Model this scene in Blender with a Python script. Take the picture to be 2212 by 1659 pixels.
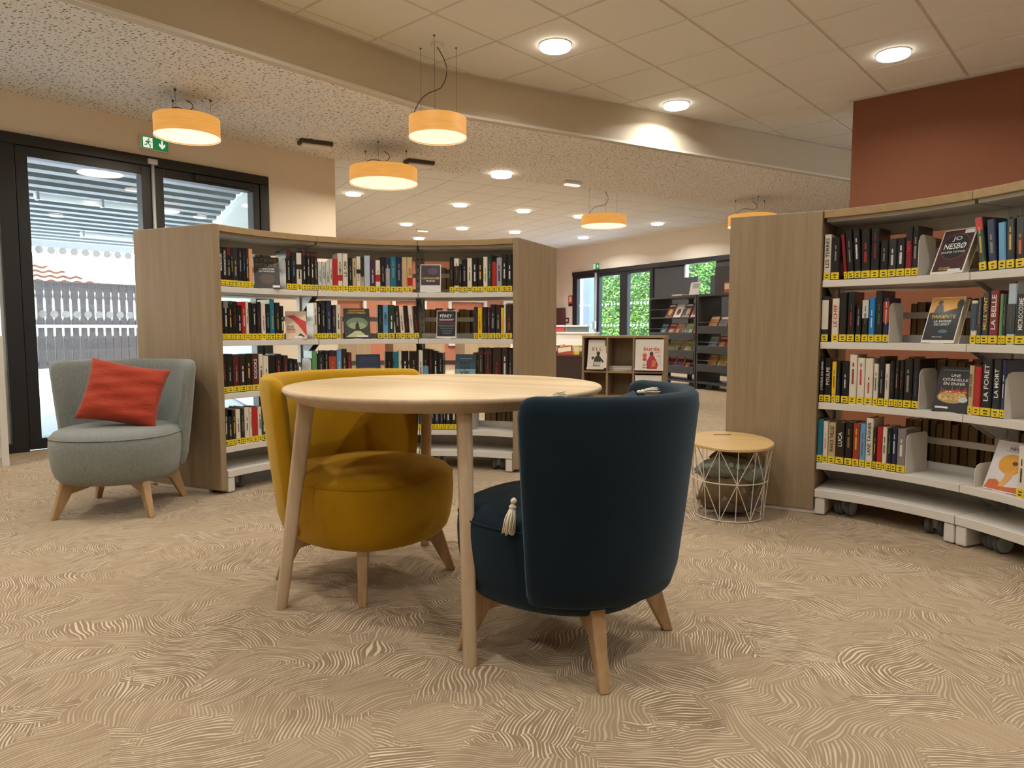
import bpy, bmesh, math, random
from mathutils import Vector, Matrix
random.seed(7)
for o in list(bpy.data.objects): bpy.data.objects.remove(o)
S = bpy.context.scene
COL = S.collection
PI = math.pi
R = math.radians

# ------------------------------------------------------------------ camera
FPX, PITCH, HC = 1510.0, R(4.5), 0.93
cam_d = bpy.data.cameras.new('camera'); cam = bpy.data.objects.new('camera', cam_d); COL.objects.link(cam)
cam_d.sensor_width = 36; cam_d.lens = FPX / 2212 * 36; cam_d.clip_end = 200; cam_d.clip_start = .05
cam.location = (0, 0, HC); cam.rotation_euler = (PI / 2 - PITCH, 0, 0)
S.camera = cam

# ------------------------------------------------------------------ world, sun, exposure
def lin(v):
    v /= 255.0
    return v / 12.92 if v <= .04045 else ((v + .055) / 1.055) ** 2.4
def rgb(r, g, b): return (lin(r), lin(g), lin(b), 1)
wd = bpy.data.worlds.new('sky'); S.world = wd; wd.use_nodes = True
wn = wd.node_tree; wn.nodes.clear()
sky = wn.nodes.new('ShaderNodeTexSky'); sky.sky_type = 'NISHITA'; sky.sun_disc = False
sky.sun_elevation = R(52); sky.sun_rotation = R(-20); sky.air_density = 1.2; sky.dust_density = 2.5
bg = wn.nodes.new('ShaderNodeBackground'); bg.inputs[1].default_value = 3.6
wo = wn.nodes.new('ShaderNodeOutputWorld')
wn.links.new(sky.outputs[0], bg.inputs[0]); wn.links.new(bg.outputs[0], wo.inputs[0])
sun_d = bpy.data.lights.new('sun', 'SUN'); sun_d.energy = 26.0; sun_d.angle = R(.6); sun_d.color = (1, .95, .86)
sun = bpy.data.objects.new('sun', sun_d); COL.objects.link(sun)
sun.location = (0, 0, 30); sun.rotation_euler = Vector((.42, .58, -.72)).to_track_quat('-Z', 'Y').to_euler()
vs = S.view_settings
vs.view_transform = 'Standard'; vs.look = 'None'; vs.gamma = 1; vs.exposure = 0.0; vs.use_curve_mapping = False
DL_COLOR, DL_POWER = (1, .98, .93), 13.0
PEND_COLOR, PEND_POWER = (1, .86, .66), 14.0
cy = S.cycles
cy.use_denoising = True; cy.max_bounces = 6; cy.diffuse_bounces = 4; cy.glossy_bounces = 2; cy.transparent_max_bounces = 8
cy.use_adaptive_sampling = True; cy.adaptive_threshold = .1
cy.sample_clamp_indirect = 6; cy.caustics_reflective = False; cy.caustics_refractive = False

# ------------------------------------------------------------------ pixel -> world (photo measured in 2212 x 1659)
cp, sp = math.cos(PITCH), math.sin(PITCH)
def ray(u, v):
    x = (u - 1106) / FPX; y = -(v - 829.5) / FPX
    return Vector((x, cp + y * sp, -sp + y * cp))
def at_z(u, v, z):
    d = ray(u, v); t = (z - HC) / d.z
    return Vector((d.x * t, d.y * t, z))
def z_at(u, v, xy):
    d = ray(u, v)
    return HC + d.z * math.hypot(xy[0], xy[1]) / math.hypot(d.x, d.y)

# ------------------------------------------------------------------ materials
MATS = {}
def new_mat(name):
    m = bpy.data.materials.new(name); m.use_nodes = True
    nt = m.node_tree; b = nt.nodes['Principled BSDF']
    MATS[name] = m
    return m, nt, b
def N(nt, t, **kw):
    n = nt.nodes.new(t)
    for k, v in kw.items():
        if k.startswith('i_'):
            key = k[2:]; key = int(key) if key.isdigit() else key
            n.inputs[key].default_value = v
        else: setattr(n, k, v)
    return n
def L(nt, a, b): nt.links.new(a, b)
def mixc(nt, fac, a, b, blend='MIX'):
    n = N(nt, 'ShaderNodeMix', data_type='RGBA', blend_type=blend)
    for i, v in ((0, fac), (6, a), (7, b)):
        if hasattr(v, 'links'): L(nt, v, n.inputs[i])
        else: n.inputs[i].default_value = v
    return n.outputs[2]
def mth(nt, op, a, b=0.0, c=0.0):
    n = N(nt, 'ShaderNodeMath', operation=op)
    for i, v in enumerate((a, b, c)):
        if hasattr(v, 'links'): L(nt, v, n.inputs[i])
        else: n.inputs[i].default_value = v
    return n.outputs[0]
def vmul(nt, v, s, loc=(0, 0, 0), rot=(0, 0, 0)):
    n = N(nt, 'ShaderNodeMapping'); n.inputs['Scale'].default_value = s; n.inputs['Location'].default_value = loc; n.inputs['Rotation'].default_value = rot
    L(nt, v, n.inputs[0]); return n.outputs[0]
def plain(name, col, rough=.5, metal=0.0, var=.06, nscale=8, stretch=(1, 1, 1), bump=0.0, bscale=60, sheen=0.0, spec=.5, coat=0.0, coord='Object', sheen_tint=None):
    m, nt, b = new_mat(name)
    tc = N(nt, 'ShaderNodeTexCoord'); v = vmul(nt, tc.outputs[coord], stretch)
    no = N(nt, 'ShaderNodeTexNoise', i_Scale=nscale, i_Detail=4.0); L(nt, v, no.inputs['Vector'])
    lo = tuple(x * (1 - var) for x in col[:3]) + (1,); hi = tuple(min(1, x * (1 + var)) for x in col[:3]) + (1,)
    L(nt, mixc(nt, no.outputs[0], lo, hi), b.inputs['Base Color'])
    b.inputs['Roughness'].default_value = rough; b.inputs['Metallic'].default_value = metal
    b.inputs['Specular IOR Level'].default_value = spec
    if sheen:
        b.inputs['Sheen Weight'].default_value = sheen; b.inputs['Sheen Roughness'].default_value = .45
        if sheen_tint: b.inputs['Sheen Tint'].default_value = sheen_tint
    if coat: b.inputs['Coat Weight'].default_value = coat; b.inputs['Coat Roughness'].default_value = .12
    if bump:
        n2 = N(nt, 'ShaderNodeTexNoise', i_Scale=bscale, i_Detail=3.0); L(nt, v, n2.inputs['Vector'])
        bu = N(nt, 'ShaderNodeBump', i_Strength=bump, i_Distance=.004); L(nt, n2.outputs[0], bu.inputs['Height']); L(nt, bu.outputs[0], b.inputs['Normal'])
    return m
def emit(name, col, strength, var=0.0, stretch=(1, 1, 1), nscale=10):
    m, nt, b = new_mat(name)
    b.inputs['Base Color'].default_value = col
    b.inputs['Emission Color'].default_value = col; b.inputs['Emission Strength'].default_value = strength
    if var:
        tc = N(nt, 'ShaderNodeTexCoord'); v = vmul(nt, tc.outputs['Object'], stretch)
        no = N(nt, 'ShaderNodeTexNoise', i_Scale=nscale, i_Detail=5.0); L(nt, v, no.inputs['Vector'])
        lo = tuple(x * (1 - var) for x in col[:3]) + (1,); hi = tuple(x * (1 + var) for x in col[:3]) + (1,)
        o = mixc(nt, no.outputs[0], lo, hi)
        L(nt, o, b.inputs['Emission Color']); b.inputs['Base Color'].default_value = tuple(x * .12 for x in col[:3]) + (1,)
    return m
def wood(name, ca, cb, axis='z', rough=.45, scale=1.0, amount=1.0):
    m, nt, b = new_mat(name)
    tc = N(nt, 'ShaderNodeTexCoord')
    st = {'x': (1.2, 26, 26), 'y': (26, 1.2, 26), 'z': (26, 26, 1.2)}[axis]
    v = vmul(nt, tc.outputs['Object'], tuple(s * scale for s in st))
    n1 = N(nt, 'ShaderNodeTexNoise', i_Scale=1.0, i_Detail=5.0, i_Roughness=.6); L(nt, v, n1.inputs['Vector'])
    v2 = vmul(nt, tc.outputs['Object'], tuple(s * scale * 5 for s in st))
    n2 = N(nt, 'ShaderNodeTexNoise', i_Scale=1.0, i_Detail=3.0); L(nt, v2, n2.inputs['Vector'])
    f = mth(nt, 'ADD', mth(nt, 'MULTIPLY', n1.outputs[0], .65), mth(nt, 'MULTIPLY', n2.outputs[0], .35))
    rp = N(nt, 'ShaderNodeValToRGB'); rp.color_ramp.elements[0].position = .35; rp.color_ramp.elements[1].position = .65
    rp.color_ramp.elements[0].color = ca; rp.color_ramp.elements[1].color = cb
    L(nt, f, rp.inputs[0]); L(nt, rp.outputs[0], b.inputs['Base Color'])
    b.inputs['Roughness'].default_value = rough
    bu = N(nt, 'ShaderNodeBump', i_Strength=.08, i_Distance=.002); L(nt, f, bu.inputs['Height']); L(nt, bu.outputs[0], b.inputs['Normal'])
    return m

OAK = wood('oak_veneer', rgb(140, 119, 92), rgb(160, 138, 108), 'z')
OAKX = wood('oak_edge', rgb(154, 128, 88), rgb(172, 144, 102), 'x')
BEECH = wood('table_beech', rgb(184, 160, 130), rgb(202, 178, 148), 'z', rough=.4)
LEGWOOD = wood('leg_oak', rgb(158, 126, 88), rgb(182, 148, 108), 'z', rough=.45)
WHITE = plain('white_metal', rgb(218, 212, 202), .45, var=.02)
POST = plain('post_metal', rgb(190, 188, 184), .4, var=.02)
BACKING = plain('tile_backing', rgb(120, 112, 100), .9)
TILE = plain('ceiling_tile', rgb(228, 227, 222), .9, var=.03, nscale=120, bump=.25, bscale=260)
TBAR = plain('ceiling_grid_bar', rgb(206, 202, 192), .5, var=.02)
WALLP = plain('wall_beige', rgb(236, 225, 210), .85, var=.02, nscale=3, bump=.05, bscale=200)
BEAMP = plain('beam_paint', rgb(200, 188, 166), .75, var=.02, nscale=3)
ORANGE = plain('wall_terracotta', rgb(128, 76, 48), .8, var=.05, nscale=2.5, bump=.05, bscale=200)
SALMON = plain('wall_salmon', rgb(190, 120, 92), .85, var=.03)
FRAME = plain('dark_aluminium', rgb(32, 34, 36), .45, var=.05, spec=.4)
BLACK = plain('black_metal', rgb(52, 54, 56), .5, var=.06)
RUBBER = plain('wheel_grey', rgb(150, 158, 162), .5)
TREAD = plain('wheel_tread', rgb(86, 90, 92), .7)
CHROME = plain('caster_steel', rgb(150, 150, 148), .3, metal=.6)
WIRE = plain('basket_wire', rgb(214, 204, 186), .4)
CORD = plain('lamp_cord', rgb(70, 62, 54), .6)
PLASTIC = plain('white_plastic', rgb(226, 222, 214), .4, var=.01)
MAROON = plain('maroon_panel', rgb(92, 50, 52), .6)
DARKBROWN = plain('dark_brown_board', rgb(58, 42, 40), .6)
STEELBAR = plain('grey_bar', rgb(190, 192, 194), .35, metal=.3)
GREYFAB = plain('grey_wool', rgb(126, 130, 123), .95, var=.35, nscale=160, stretch=(1, 1, .35), bump=.6, bscale=300, sheen=.25)
YELLOW = plain('mustard_velvet', rgb(176, 132, 14), .8, var=.16, nscale=7, bump=.25, bscale=420, sheen=.35, sheen_tint=(1, .85, .35, 1), spec=.15)
BLUE = plain('navy_velvet', rgb(16, 30, 40), .8, var=.22, nscale=7, bump=.25, bscale=420, sheen=.22, sheen_tint=(.45, .62, .75, 1), spec=.15)
RED = plain('rust_linen', rgb(160, 52, 24), .9, var=.16, nscale=30, stretch=(1, 1, 3), bump=.9, bscale=26, sheen=.2)
TASSEL = plain('cream_tassel', rgb(226, 214, 190), .9, var=.12, nscale=60, stretch=(4, 4, .5), bump=.5, bscale=90)
SAGE = plain('sage_cushion', rgb(126, 132, 122), .95, var=.15, nscale=12, bump=.8, bscale=24)
SAGE2 = plain('sage_pompom', rgb(150, 158, 148), .95, var=.15, nscale=30, bump=.8, bscale=50)
OLIVE = plain('brown_cushion', rgb(104, 84, 56), .9, var=.15, nscale=10, bump=.7, bscale=20)
TAUPE = plain('taupe_cushion', rgb(100, 88, 80), .9, var=.15, nscale=14, bump=.5, bscale=24)
PAGES = plain('book_pages', rgb(196, 182, 152), .9, var=.14, nscale=60, stretch=(6, .2, .05))
PAGES_OLD = plain('book_pages_brown', rgb(190, 160, 118), .9, var=.22, nscale=40, stretch=(8, .2, .05))
STICKER = plain('yellow_spine_sticker', rgb(226, 200, 46), .35, var=.04)
INK = plain('black_ink', rgb(24, 22, 20), .6)
CONCRETE = plain('terrace_concrete', rgb(226, 230, 232), .8, var=.08, nscale=2)
RENDER = plain('exterior_render', rgb(206, 206, 196), .9, var=.04, nscale=2)
ROOFMETAL = plain('awning_metal', rgb(112, 120, 122), .5, var=.05, spec=.3)
SLATWOOD = plain('weathered_slat', rgb(46, 41, 34), .9, var=.4, nscale=4, stretch=(2, 2, .8), bump=.4, bscale=30)
TERRA = plain('roof_terracotta', rgb(140, 100, 78), .85, var=.15, nscale=5)
PANELGREY = plain('exterior_grey_panel', rgb(120, 134, 150), .7, var=.06)
LEAF = plain('hedge_leaf', rgb(84, 124, 40), .55, var=.55, nscale=3, coord='Object')
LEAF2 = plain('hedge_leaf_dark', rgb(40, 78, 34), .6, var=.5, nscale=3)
BARK = plain('branch_bark', rgb(70, 62, 48), .9)
GREEN = emit('exit_green', rgb(20, 128, 72), .55)
EXITWHITE = emit('exit_white', rgb(236, 240, 232), .75)
DLGLOW = emit('downlight_diffuser', (1, .93, .80, 1), 7.0)
SHADE = emit('pendant_veneer', (.80, .36, .075, 1), .92, var=.22, stretch=(2, 2, 28), nscale=3)
DIFFUSER = emit('pendant_diffuser', (1, .86, .60, 1), 1.1, var=.05, nscale=3)
TUBEGLOW = emit('tube_lamp_cover', (.82, .86, .88, 1), .35)

# carpet ------------------------------------------------------------
def make_carpet():
    m, nt, b = new_mat('carpet_swirl')
    tc = N(nt, 'ShaderNodeTexCoord'); P = tc.outputs['Object']
    wn_ = N(nt, 'ShaderNodeTexNoise', i_Scale=3.2, i_Detail=2.0); L(nt, P, wn_.inputs['Vector'])
    off = N(nt, 'ShaderNodeVectorMath', operation='SUBTRACT'); L(nt, wn_.outputs['Color'], off.inputs[0]); off.inputs[1].default_value = (.5, .5, .5)
    sc = N(nt, 'ShaderNodeVectorMath', operation='SCALE'); L(nt, off.outputs[0], sc.inputs[0]); sc.inputs['Scale'].default_value = .34
    ad0 = N(nt, 'ShaderNodeVectorMath', operation='ADD'); L(nt, P, ad0.inputs[0]); L(nt, sc.outputs[0], ad0.inputs[1])
    fn = N(nt, 'ShaderNodeTexNoise', i_Scale=26.0, i_Detail=2.0); L(nt, P, fn.inputs['Vector'])
    fs = N(nt, 'ShaderNodeVectorMath', operation='SCALE'); L(nt, fn.outputs['Color'], fs.inputs[0]); fs.inputs['Scale'].default_value = .11
    ad = N(nt, 'ShaderNodeVectorMath', operation='ADD'); L(nt, ad0.outputs[0], ad.inputs[0]); L(nt, fs.outputs[0], ad.inputs[1])
    st = vmul(nt, ad.outputs[0], (5.0, 7.0, 0.0))
    vo = N(nt, 'ShaderNodeTexVoronoi', i_Scale=1.0); vo.voronoi_dimensions = '2D'; L(nt, st, vo.inputs['Vector'])
    wnz = N(nt, 'ShaderNodeTexWhiteNoise'); L(nt, vo.outputs['Position'], wnz.inputs['Vector'])
    ang = mth(nt, 'MULTIPLY', wnz.outputs['Value'], 3.1416 * 2)
    rot = N(nt, 'ShaderNodeVectorRotate', rotation_type='Z_AXIS'); L(nt, P, rot.inputs['Vector']); L(nt, ang, rot.inputs['Angle'])
    # slow bend of the strands
    bn = N(nt, 'ShaderNodeTexNoise', i_Scale=4.2, i_Detail=1.0); L(nt, P, bn.inputs['Vector'])
    o2 = N(nt, 'ShaderNodeVectorMath', operation='SCALE'); L(nt, bn.outputs['Color'], o2.inputs[0]); o2.inputs['Scale'].default_value = .14
    a2 = N(nt, 'ShaderNodeVectorMath', operation='ADD'); L(nt, rot.outputs[0], a2.inputs[0]); L(nt, o2.outputs[0], a2.inputs[1])
    stq = vmul(nt, a2.outputs[0], (1, .12, 0))
    wv = N(nt, 'ShaderNodeTexWave', wave_type='BANDS', bands_direction='X', wave_profile='SIN')
    wv.inputs['Scale'].default_value = 33.0; wv.inputs['Distortion'].default_value = 1.4; wv.inputs['Detail'].default_value = 0.0; wv.inputs['Detail Scale'].default_value = .9
    L(nt, stq, wv.inputs['Vector'])
    brk = vmul(nt, a2.outputs[0], (85, 9, 0)); n3 = N(nt, 'ShaderNodeTexNoise', i_Scale=1.0, i_Detail=2.0); L(nt, brk, n3.inputs['Vector'])
    wsum = mth(nt, 'ADD', wv.outputs['Fac'], mth(nt, 'MULTIPLY', mth(nt, 'SUBTRACT', n3.outputs[0], .5), 1.9))
    line = N(nt, 'ShaderNodeMapRange', interpolation_type='SMOOTHSTEP'); L(nt, wsum, line.inputs[0])
    line.inputs[1].default_value = .55; line.inputs[2].default_value = 1.0
    sep = N(nt, 'ShaderNodeSeparateColor'); L(nt, wnz.outputs['Color'], sep.inputs[0])
    amp = N(nt, 'ShaderNodeMapRange'); L(nt, sep.outputs[1], amp.inputs[0]); amp.inputs[3].default_value = .30; amp.inputs[4].default_value = .88
    fac = mth(nt, 'MULTIPLY', line.outputs[0], amp.outputs[0])
    big = N(nt, 'ShaderNodeTexNoise', i_Scale=1.1, i_Detail=2.0); L(nt, P, big.inputs['Vector'])
    base = mixc(nt, big.outputs[0], rgb(132, 110, 86), rgb(146, 124, 98))
    base2 = mixc(nt, mth(nt, 'MULTIPLY', mth(nt, 'SUBTRACT', 1.0, sep.outputs[1]), .8), base, rgb(161, 139, 111))
    L(nt, mixc(nt, fac, base2, rgb(224, 206, 177)), b.inputs['Base Color'])
    b.inputs['Roughness'].default_value = .95; b.inputs['Specular IOR Level'].default_value = .1
    b.inputs['Sheen Weight'].default_value = .1
    bu = N(nt, 'ShaderNodeBump', i_Strength=.35, i_Distance=.004); L(nt, fac, bu.inputs['Height']); L(nt, bu.outputs[0], b.inputs['Normal'])
    return m
CARPET = make_carpet()
def make_perf():
    m, nt, b = new_mat('perforated_plaster')
    tc = N(nt, 'ShaderNodeTexCoord')
    f = None
    for (sx, sy, thr, rz, lo) in ((24, 54, .26, R(-14), (0, 0, 0)), (44, 90, .16, R(20), (3.3, 1.7, 0))):
        v = vmul(nt, tc.outputs['Object'], (sx, sy, 0), lo, (0, 0, rz))
        vo = N(nt, 'ShaderNodeTexVoronoi', i_Scale=1.0, i_Randomness=1.0); vo.voronoi_dimensions = '2D'; L(nt, v, vo.inputs['Vector'])
        w = N(nt, 'ShaderNodeTexWhiteNoise'); L(nt, vo.outputs['Position'], w.inputs['Vector'])
        t = mth(nt, 'MULTIPLY', w.outputs['Value'], thr)
        h = mth(nt, 'LESS_THAN', vo.outputs['Distance'], t)
        f = h if f is None else mth(nt, 'MAXIMUM', f, h)
    L(nt, mixc(nt, f, rgb(236, 232, 226), rgb(40, 33, 26)), b.inputs['Base Color'])
    b.inputs['Roughness'].default_value = .9
    bu = N(nt, 'ShaderNodeBump', i_Strength=.6, i_Distance=.006); bu.invert = True
    L(nt, f, bu.inputs['Height']); L(nt, bu.outputs[0], b.inputs['Normal'])
    return m
PERF = make_perf()
def make_table_top():
    m, nt, b = new_mat('table_top_planks')
    tc = N(nt, 'ShaderNodeTexCoord'); v = vmul(nt, tc.outputs['Object'], (1, 1, 1), (0, 0, 0), (0, 0, R(28)))
    sx = N(nt, 'ShaderNodeSeparateXYZ'); L(nt, v, sx.inputs[0])
    pl = mth(nt, 'FLOOR', mth(nt, 'MULTIPLY', sx.outputs[1], 12.5))
    w = N(nt, 'ShaderNodeTexWhiteNoise', noise_dimensions='1D'); L(nt, pl, w.inputs['W'])
    vg = vmul(nt, v, (2.2, 60, 1)); g = N(nt, 'ShaderNodeTexNoise', i_Scale=1.0, i_Detail=5.0); L(nt, vg, g.inputs['Vector'])
    f = mth(nt, 'ADD', mth(nt, 'MULTIPLY', w.outputs['Value'], .62), mth(nt, 'MULTIPLY', g.outputs[0], .4))
    L(nt, mixc(nt, f, rgb(182, 152, 108), rgb(216, 190, 146)), b.inputs['Base Color'])
    b.inputs['Roughness'].default_value = .42
    return m
TABLETOP = make_table_top()
def make_glass():
    m = bpy.data.materials.new('window_glass'); m.use_nodes = True; nt = m.node_tree; nt.nodes.clear()
    t = N(nt, 'ShaderNodeBsdfTransparent'); t.inputs[0].default_value = (.92, .95, .95, 1)
    g = N(nt, 'ShaderNodeBsdfGlossy'); g.inputs['Roughness'].default_value = .0; g.inputs[0].default_value = (1, 1, 1, 1)
    fr = N(nt, 'ShaderNodeLayerWeight', i_Blend=.5); mx = N(nt, 'ShaderNodeMixShader'); o = N(nt, 'ShaderNodeOutputMaterial')
    ff = mth(nt, 'ADD', mth(nt, 'MULTIPLY', mth(nt, 'POWER', fr.outputs['Facing'], 5.0), .9), .035)
    L(nt, ff, mx.inputs[0]); L(nt, t.outputs[0], mx.inputs[1]); L(nt, g.outputs[0], mx.inputs[2]); L(nt, mx.outputs[0], o.inputs[0])
    return m
GLASS = make_glass()
def make_frost():
    m, nt, b = new_mat('frosted_vinyl')
    b.inputs['Base Color'].default_value = rgb(236, 238, 240); b.inputs['Roughness'].default_value = .6
    t = N(nt, 'ShaderNodeBsdfTranslucent'); t.inputs[0].default_value = rgb(236, 240, 244); mx = N(nt, 'ShaderNodeMixShader'); mx.inputs[0].default_value = .7
    o = [n for n in nt.nodes if n.type == 'OUTPUT_MATERIAL'][0]
    L(nt, b.outputs[0], mx.inputs[1]); L(nt, t.outputs[0], mx.inputs[2]); L(nt, mx.outputs[0], o.inputs[0])
    return m
FROST = make_frost()
BOOKCOL = {}
def bookmat(c, rough=.32):
    key = tuple(c) + (rough,)
    if key not in BOOKCOL:
        BOOKCOL[key] = plain('book_cover_%d' % len(BOOKCOL), rgb(*c), rough, var=.12, nscale=14, coat=(.2 if rough < .35 else .03))
    return BOOKCOL[key]

# ------------------------------------------------------------------ mesh builder
class MB:
    def __init__(s): s.v = []; s.f = []; s.m = []; s.mi = 0
    def add(s, vs_, fs):
        n = len(s.v); s.v += [tuple(p) for p in vs_]; s.f += [tuple(i + n for i in f) for f in fs]; s.m += [s.mi] * len(fs)
        return s
    def box(s, x0, x1, y0, y1, z0, z1, M=None):
        P = [(x, y, z) for z in (z0, z1) for y in (y0, y1) for x in (x0, x1)]
        if M is not None: P = [M @ Vector(p) for p in P]
        return s.add(P, [(0, 2, 3, 1), (4, 5, 7, 6), (0, 1, 5, 4), (2, 6, 7, 3), (0, 4, 6, 2), (1, 3, 7, 5)])
    def prism(s, poly, z0, z1, M=None):
        n = len(poly)
        a = sum(poly[i][0] * poly[(i + 1) % n][1] - poly[(i + 1) % n][0] * poly[i][1] for i in range(n))
        if a < 0: poly = poly[::-1]
        P = [(x, y, z0) for x, y in poly] + [(x, y, z1) for x, y in poly]
        if M is not None: P = [M @ Vector(p) for p in P]
        return s.add(P, [tuple(range(n))[::-1], tuple(range(n, 2 * n))] + [(i, (i + 1) % n, (i + 1) % n + n, i + n) for i in range(n)])
    def loft(s, rings, closed=True, caps=True):
        n = len(rings[0]); k = len(rings)
        P = [p for r in rings for p in r]; F = []
        for i in range(k - 1):
            for j in range(n if closed else n - 1):
                j2 = (j + 1) % n
                F.append((i * n + j, i * n + j2, (i + 1) * n + j2, (i + 1) * n + j))
        if caps and closed: F.append(tuple(range(n))[::-1]); F.append(tuple(range((k - 1) * n, k * n)))
        return s.add(P, F)
    def lathe(s, prof, n=40, c=(0, 0, 0), sx=1.0, sy=1.0, close=False):
        rings = [[(c[0] + r * math.cos(2 * PI * i / n) * sx, c[1] + r * math.sin(2 * PI * i / n) * sy, c[2] + z) for i in range(n)] for r, z in prof]
        if close: rings.append(rings[0]); return s.loft(rings, caps=False)
        return s.loft(rings)
    def tube(s, pts, r, n=8, r2=None):
        pts = [Vector(p) for p in pts]; rings = []
        up = Vector((0, 0, 1))
        for i, p in enumerate(pts):
            t = (pts[min(i + 1, len(pts) - 1)] - pts[max(i - 1, 0)]).normalized()
            u = t.cross(up)
            if u.length < 1e-3: u = t.cross(Vector((1, 0, 0)))
            u.normalize(); w = u.cross(t)
            rr = r if r2 is None else r + (r2 - r) * i / (len(pts) - 1)
            rings.append([p + u * (rr * math.cos(2 * PI * j / n)) + w * (rr * math.sin(2 * PI * j / n)) for j in range(n)])
        return s.loft(rings)
    def arc(s, C, r0, r1, a0, a1, z0, z1, n=8):
        A = [R(a0 + (a1 - a0) * i / n) for i in range(n + 1)]
        poly = [(C[0] + r0 * math.cos(t), C[1] + r0 * math.sin(t)) for t in A] + [(C[0] + r1 * math.cos(t), C[1] + r1 * math.sin(t)) for t in A[::-1]]
        # split in quads so the caps stay planar and clean
        k = n + 1
        P = []
        for t in A:
            for r_, z in ((r0, z0), (r1, z0), (r1, z1), (r0, z1)): P.append((C[0] + r_ * math.cos(t), C[1] + r_ * math.sin(t), z))
        F = []
        for i in range(n):
            for j in range(4):
                j2 = (j + 1) % 4; F.append((i * 4 + j, i * 4 + j2, (i + 1) * 4 + j2, (i + 1) * 4 + j))
        F.append((3, 2, 1, 0)); F.append((n * 4, n * 4 + 1, n * 4 + 2, n * 4 + 3))
        return s.add(P, F)
    def mesh(s, name, fix=True):
        me = bpy.data.meshes.new(name); me.from_pydata(s.v, [], s.f)
        for p, i in zip(me.polygons, s.m): p.material_index = i
        if fix:
            bm = bmesh.new(); bm.from_mesh(me); bmesh.ops.recalc_face_normals(bm, faces=bm.faces); bm.to_mesh(me); bm.free()
        me.update(); return me
    def build(s, name, mats, parent=None, smooth=False, bevel=0.0, sub=0, fix=True):
        me = s.mesh(name, fix)
        return link(name, me, mats, parent, smooth, bevel, sub)
def link(name, me, mats, parent=None, smooth=False, bevel=0.0, sub=0):
    for m in (mats if isinstance(mats, (list, tuple)) else [mats]): me.materials.append(m)
    o = bpy.data.objects.new(name, me); COL.objects.link(o)
    if parent is not None: o.parent = parent
    if smooth == 'auto':
        me.shade_smooth()
        try: me.set_sharp_from_angle(angle=R(38))
        except Exception: pass
    elif smooth: me.shade_smooth()
    if bevel:
        b = o.modifiers.new('bevel', 'BEVEL'); b.width = bevel; b.segments = 2; b.limit_method = 'ANGLE'; b.angle_limit = R(40)
    if sub:
        q = o.modifiers.new('subdivision', 'SUBSURF'); q.levels = sub; q.render_levels = sub
    return o
def tag(o, label, cat, group=None, kind=None):
    o['label'] = label; o['category'] = cat
    if group: o['group'] = group
    if kind: o['kind'] = kind
    return o
def empty(name, loc=(0, 0, 0), rz=0.0):
    o = bpy.data.objects.new(name, None); COL.objects.link(o); o.location = loc; o.rotation_euler = (0, 0, rz); o.empty_display_size = .05
    return o
def inst(name, me, parent, loc=(0, 0, 0), rot=(0, 0, 0), scale=(1, 1, 1)):
    o = bpy.data.objects.new(name, me); COL.objects.link(o); o.parent = parent; o.location = loc; o.rotation_euler = rot; o.scale = scale
    return o
TXT = {}
def text_mesh(t):
    """mesh of a word, 1 unit high letters, centred; returns mesh copy and its width and height"""
    if t not in TXT:
        cu = bpy.data.curves.new('lettering', 'FONT'); cu.body = t; cu.size = 1; cu.resolution_u = 2; cu.offset = .012
        ob = bpy.data.objects.new('lettering', cu)
        me = bpy.data.meshes.new_from_object(ob)
        bpy.data.objects.remove(ob); bpy.data.curves.remove(cu)
        xs = [v.co.x for v in me.vertices] or [0, 1]; ys = [v.co.y for v in me.vertices] or [0, 1]
        cx, cy_ = (min(xs) + max(xs)) / 2, (min(ys) + max(ys)) / 2
        for v in me.vertices: v.co.x -= cx; v.co.y -= cy_
        TXT[t] = (me, max(xs) - min(xs), max(ys) - min(ys))
    me, w, h = TXT[t]
    return me.copy(), w, h
def put_text(name, t, mat, parent, center, width, height, vertical=False, normal='-y'):
    """flat lettering on a parent's -Y face; width runs along the reading direction"""
    me, w, h = text_mesh(t); me.materials.clear(); me.materials.append(mat)
    o = bpy.data.objects.new(name, me); COL.objects.link(o); o.parent = parent
    if vertical: M3 = Matrix(((0, -1, 0), (0, 0, -1), (1, 0, 0)))
    else: M3 = Matrix(((1, 0, 0), (0, 0, -1), (0, 1, 0)))
    o.matrix_local = Matrix.Translation(center) @ M3.to_4x4() @ Matrix.Diagonal((width / w, height / h, 1, 1))
    return o

# ------------------------------------------------------------------ building axes
W0 = Vector((-3.722, 5.233)); AX = Vector((.664, .748)); NX = Vector((.748, -.664))       # left wall: along / into the room
E1 = Vector((.865, .5015)); E2 = Vector((-.5015, .865))                                     # far room grid
def W(s, n): p = W0 + AX * s + NX * n; return (p.x, p.y)
def E(a, b): p = E1 * a + E2 * b; return (p.x, p.y)
MW = Matrix(((AX.x, NX.x, 0, W0.x), (AX.y, NX.y, 0, W0.y), (0, 0, 1, 0), (0, 0, 0, 1)))     # (s, n, z) -> world
ME_ = Matrix(((E1.x, E2.x, 0, 0), (E1.y, E2.y, 0, 0), (0, 0, 1, 0), (0, 0, 0, 1)))          # (e1, e2, z) -> world
ZC, ZS = 3.0, 2.66
def struct(name, mb, m, label, cat, **kw):
    o = mb.build(name, m, **kw); return tag(o, label, cat, kind='structure')

# floor
fl = MB().prism([W(-6.4, -.02), W(2.85, -.02), E(1.8, 7.4), E(1.8, 16.5), E(10.6, 16.5), E(10.6, 1), W(9, 10.4), W(-6.4, 10.4)], -.12, 0)
struct('floor', fl, CARPET, 'beige carpet patterned with pale swirling strands', 'floor')
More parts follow.
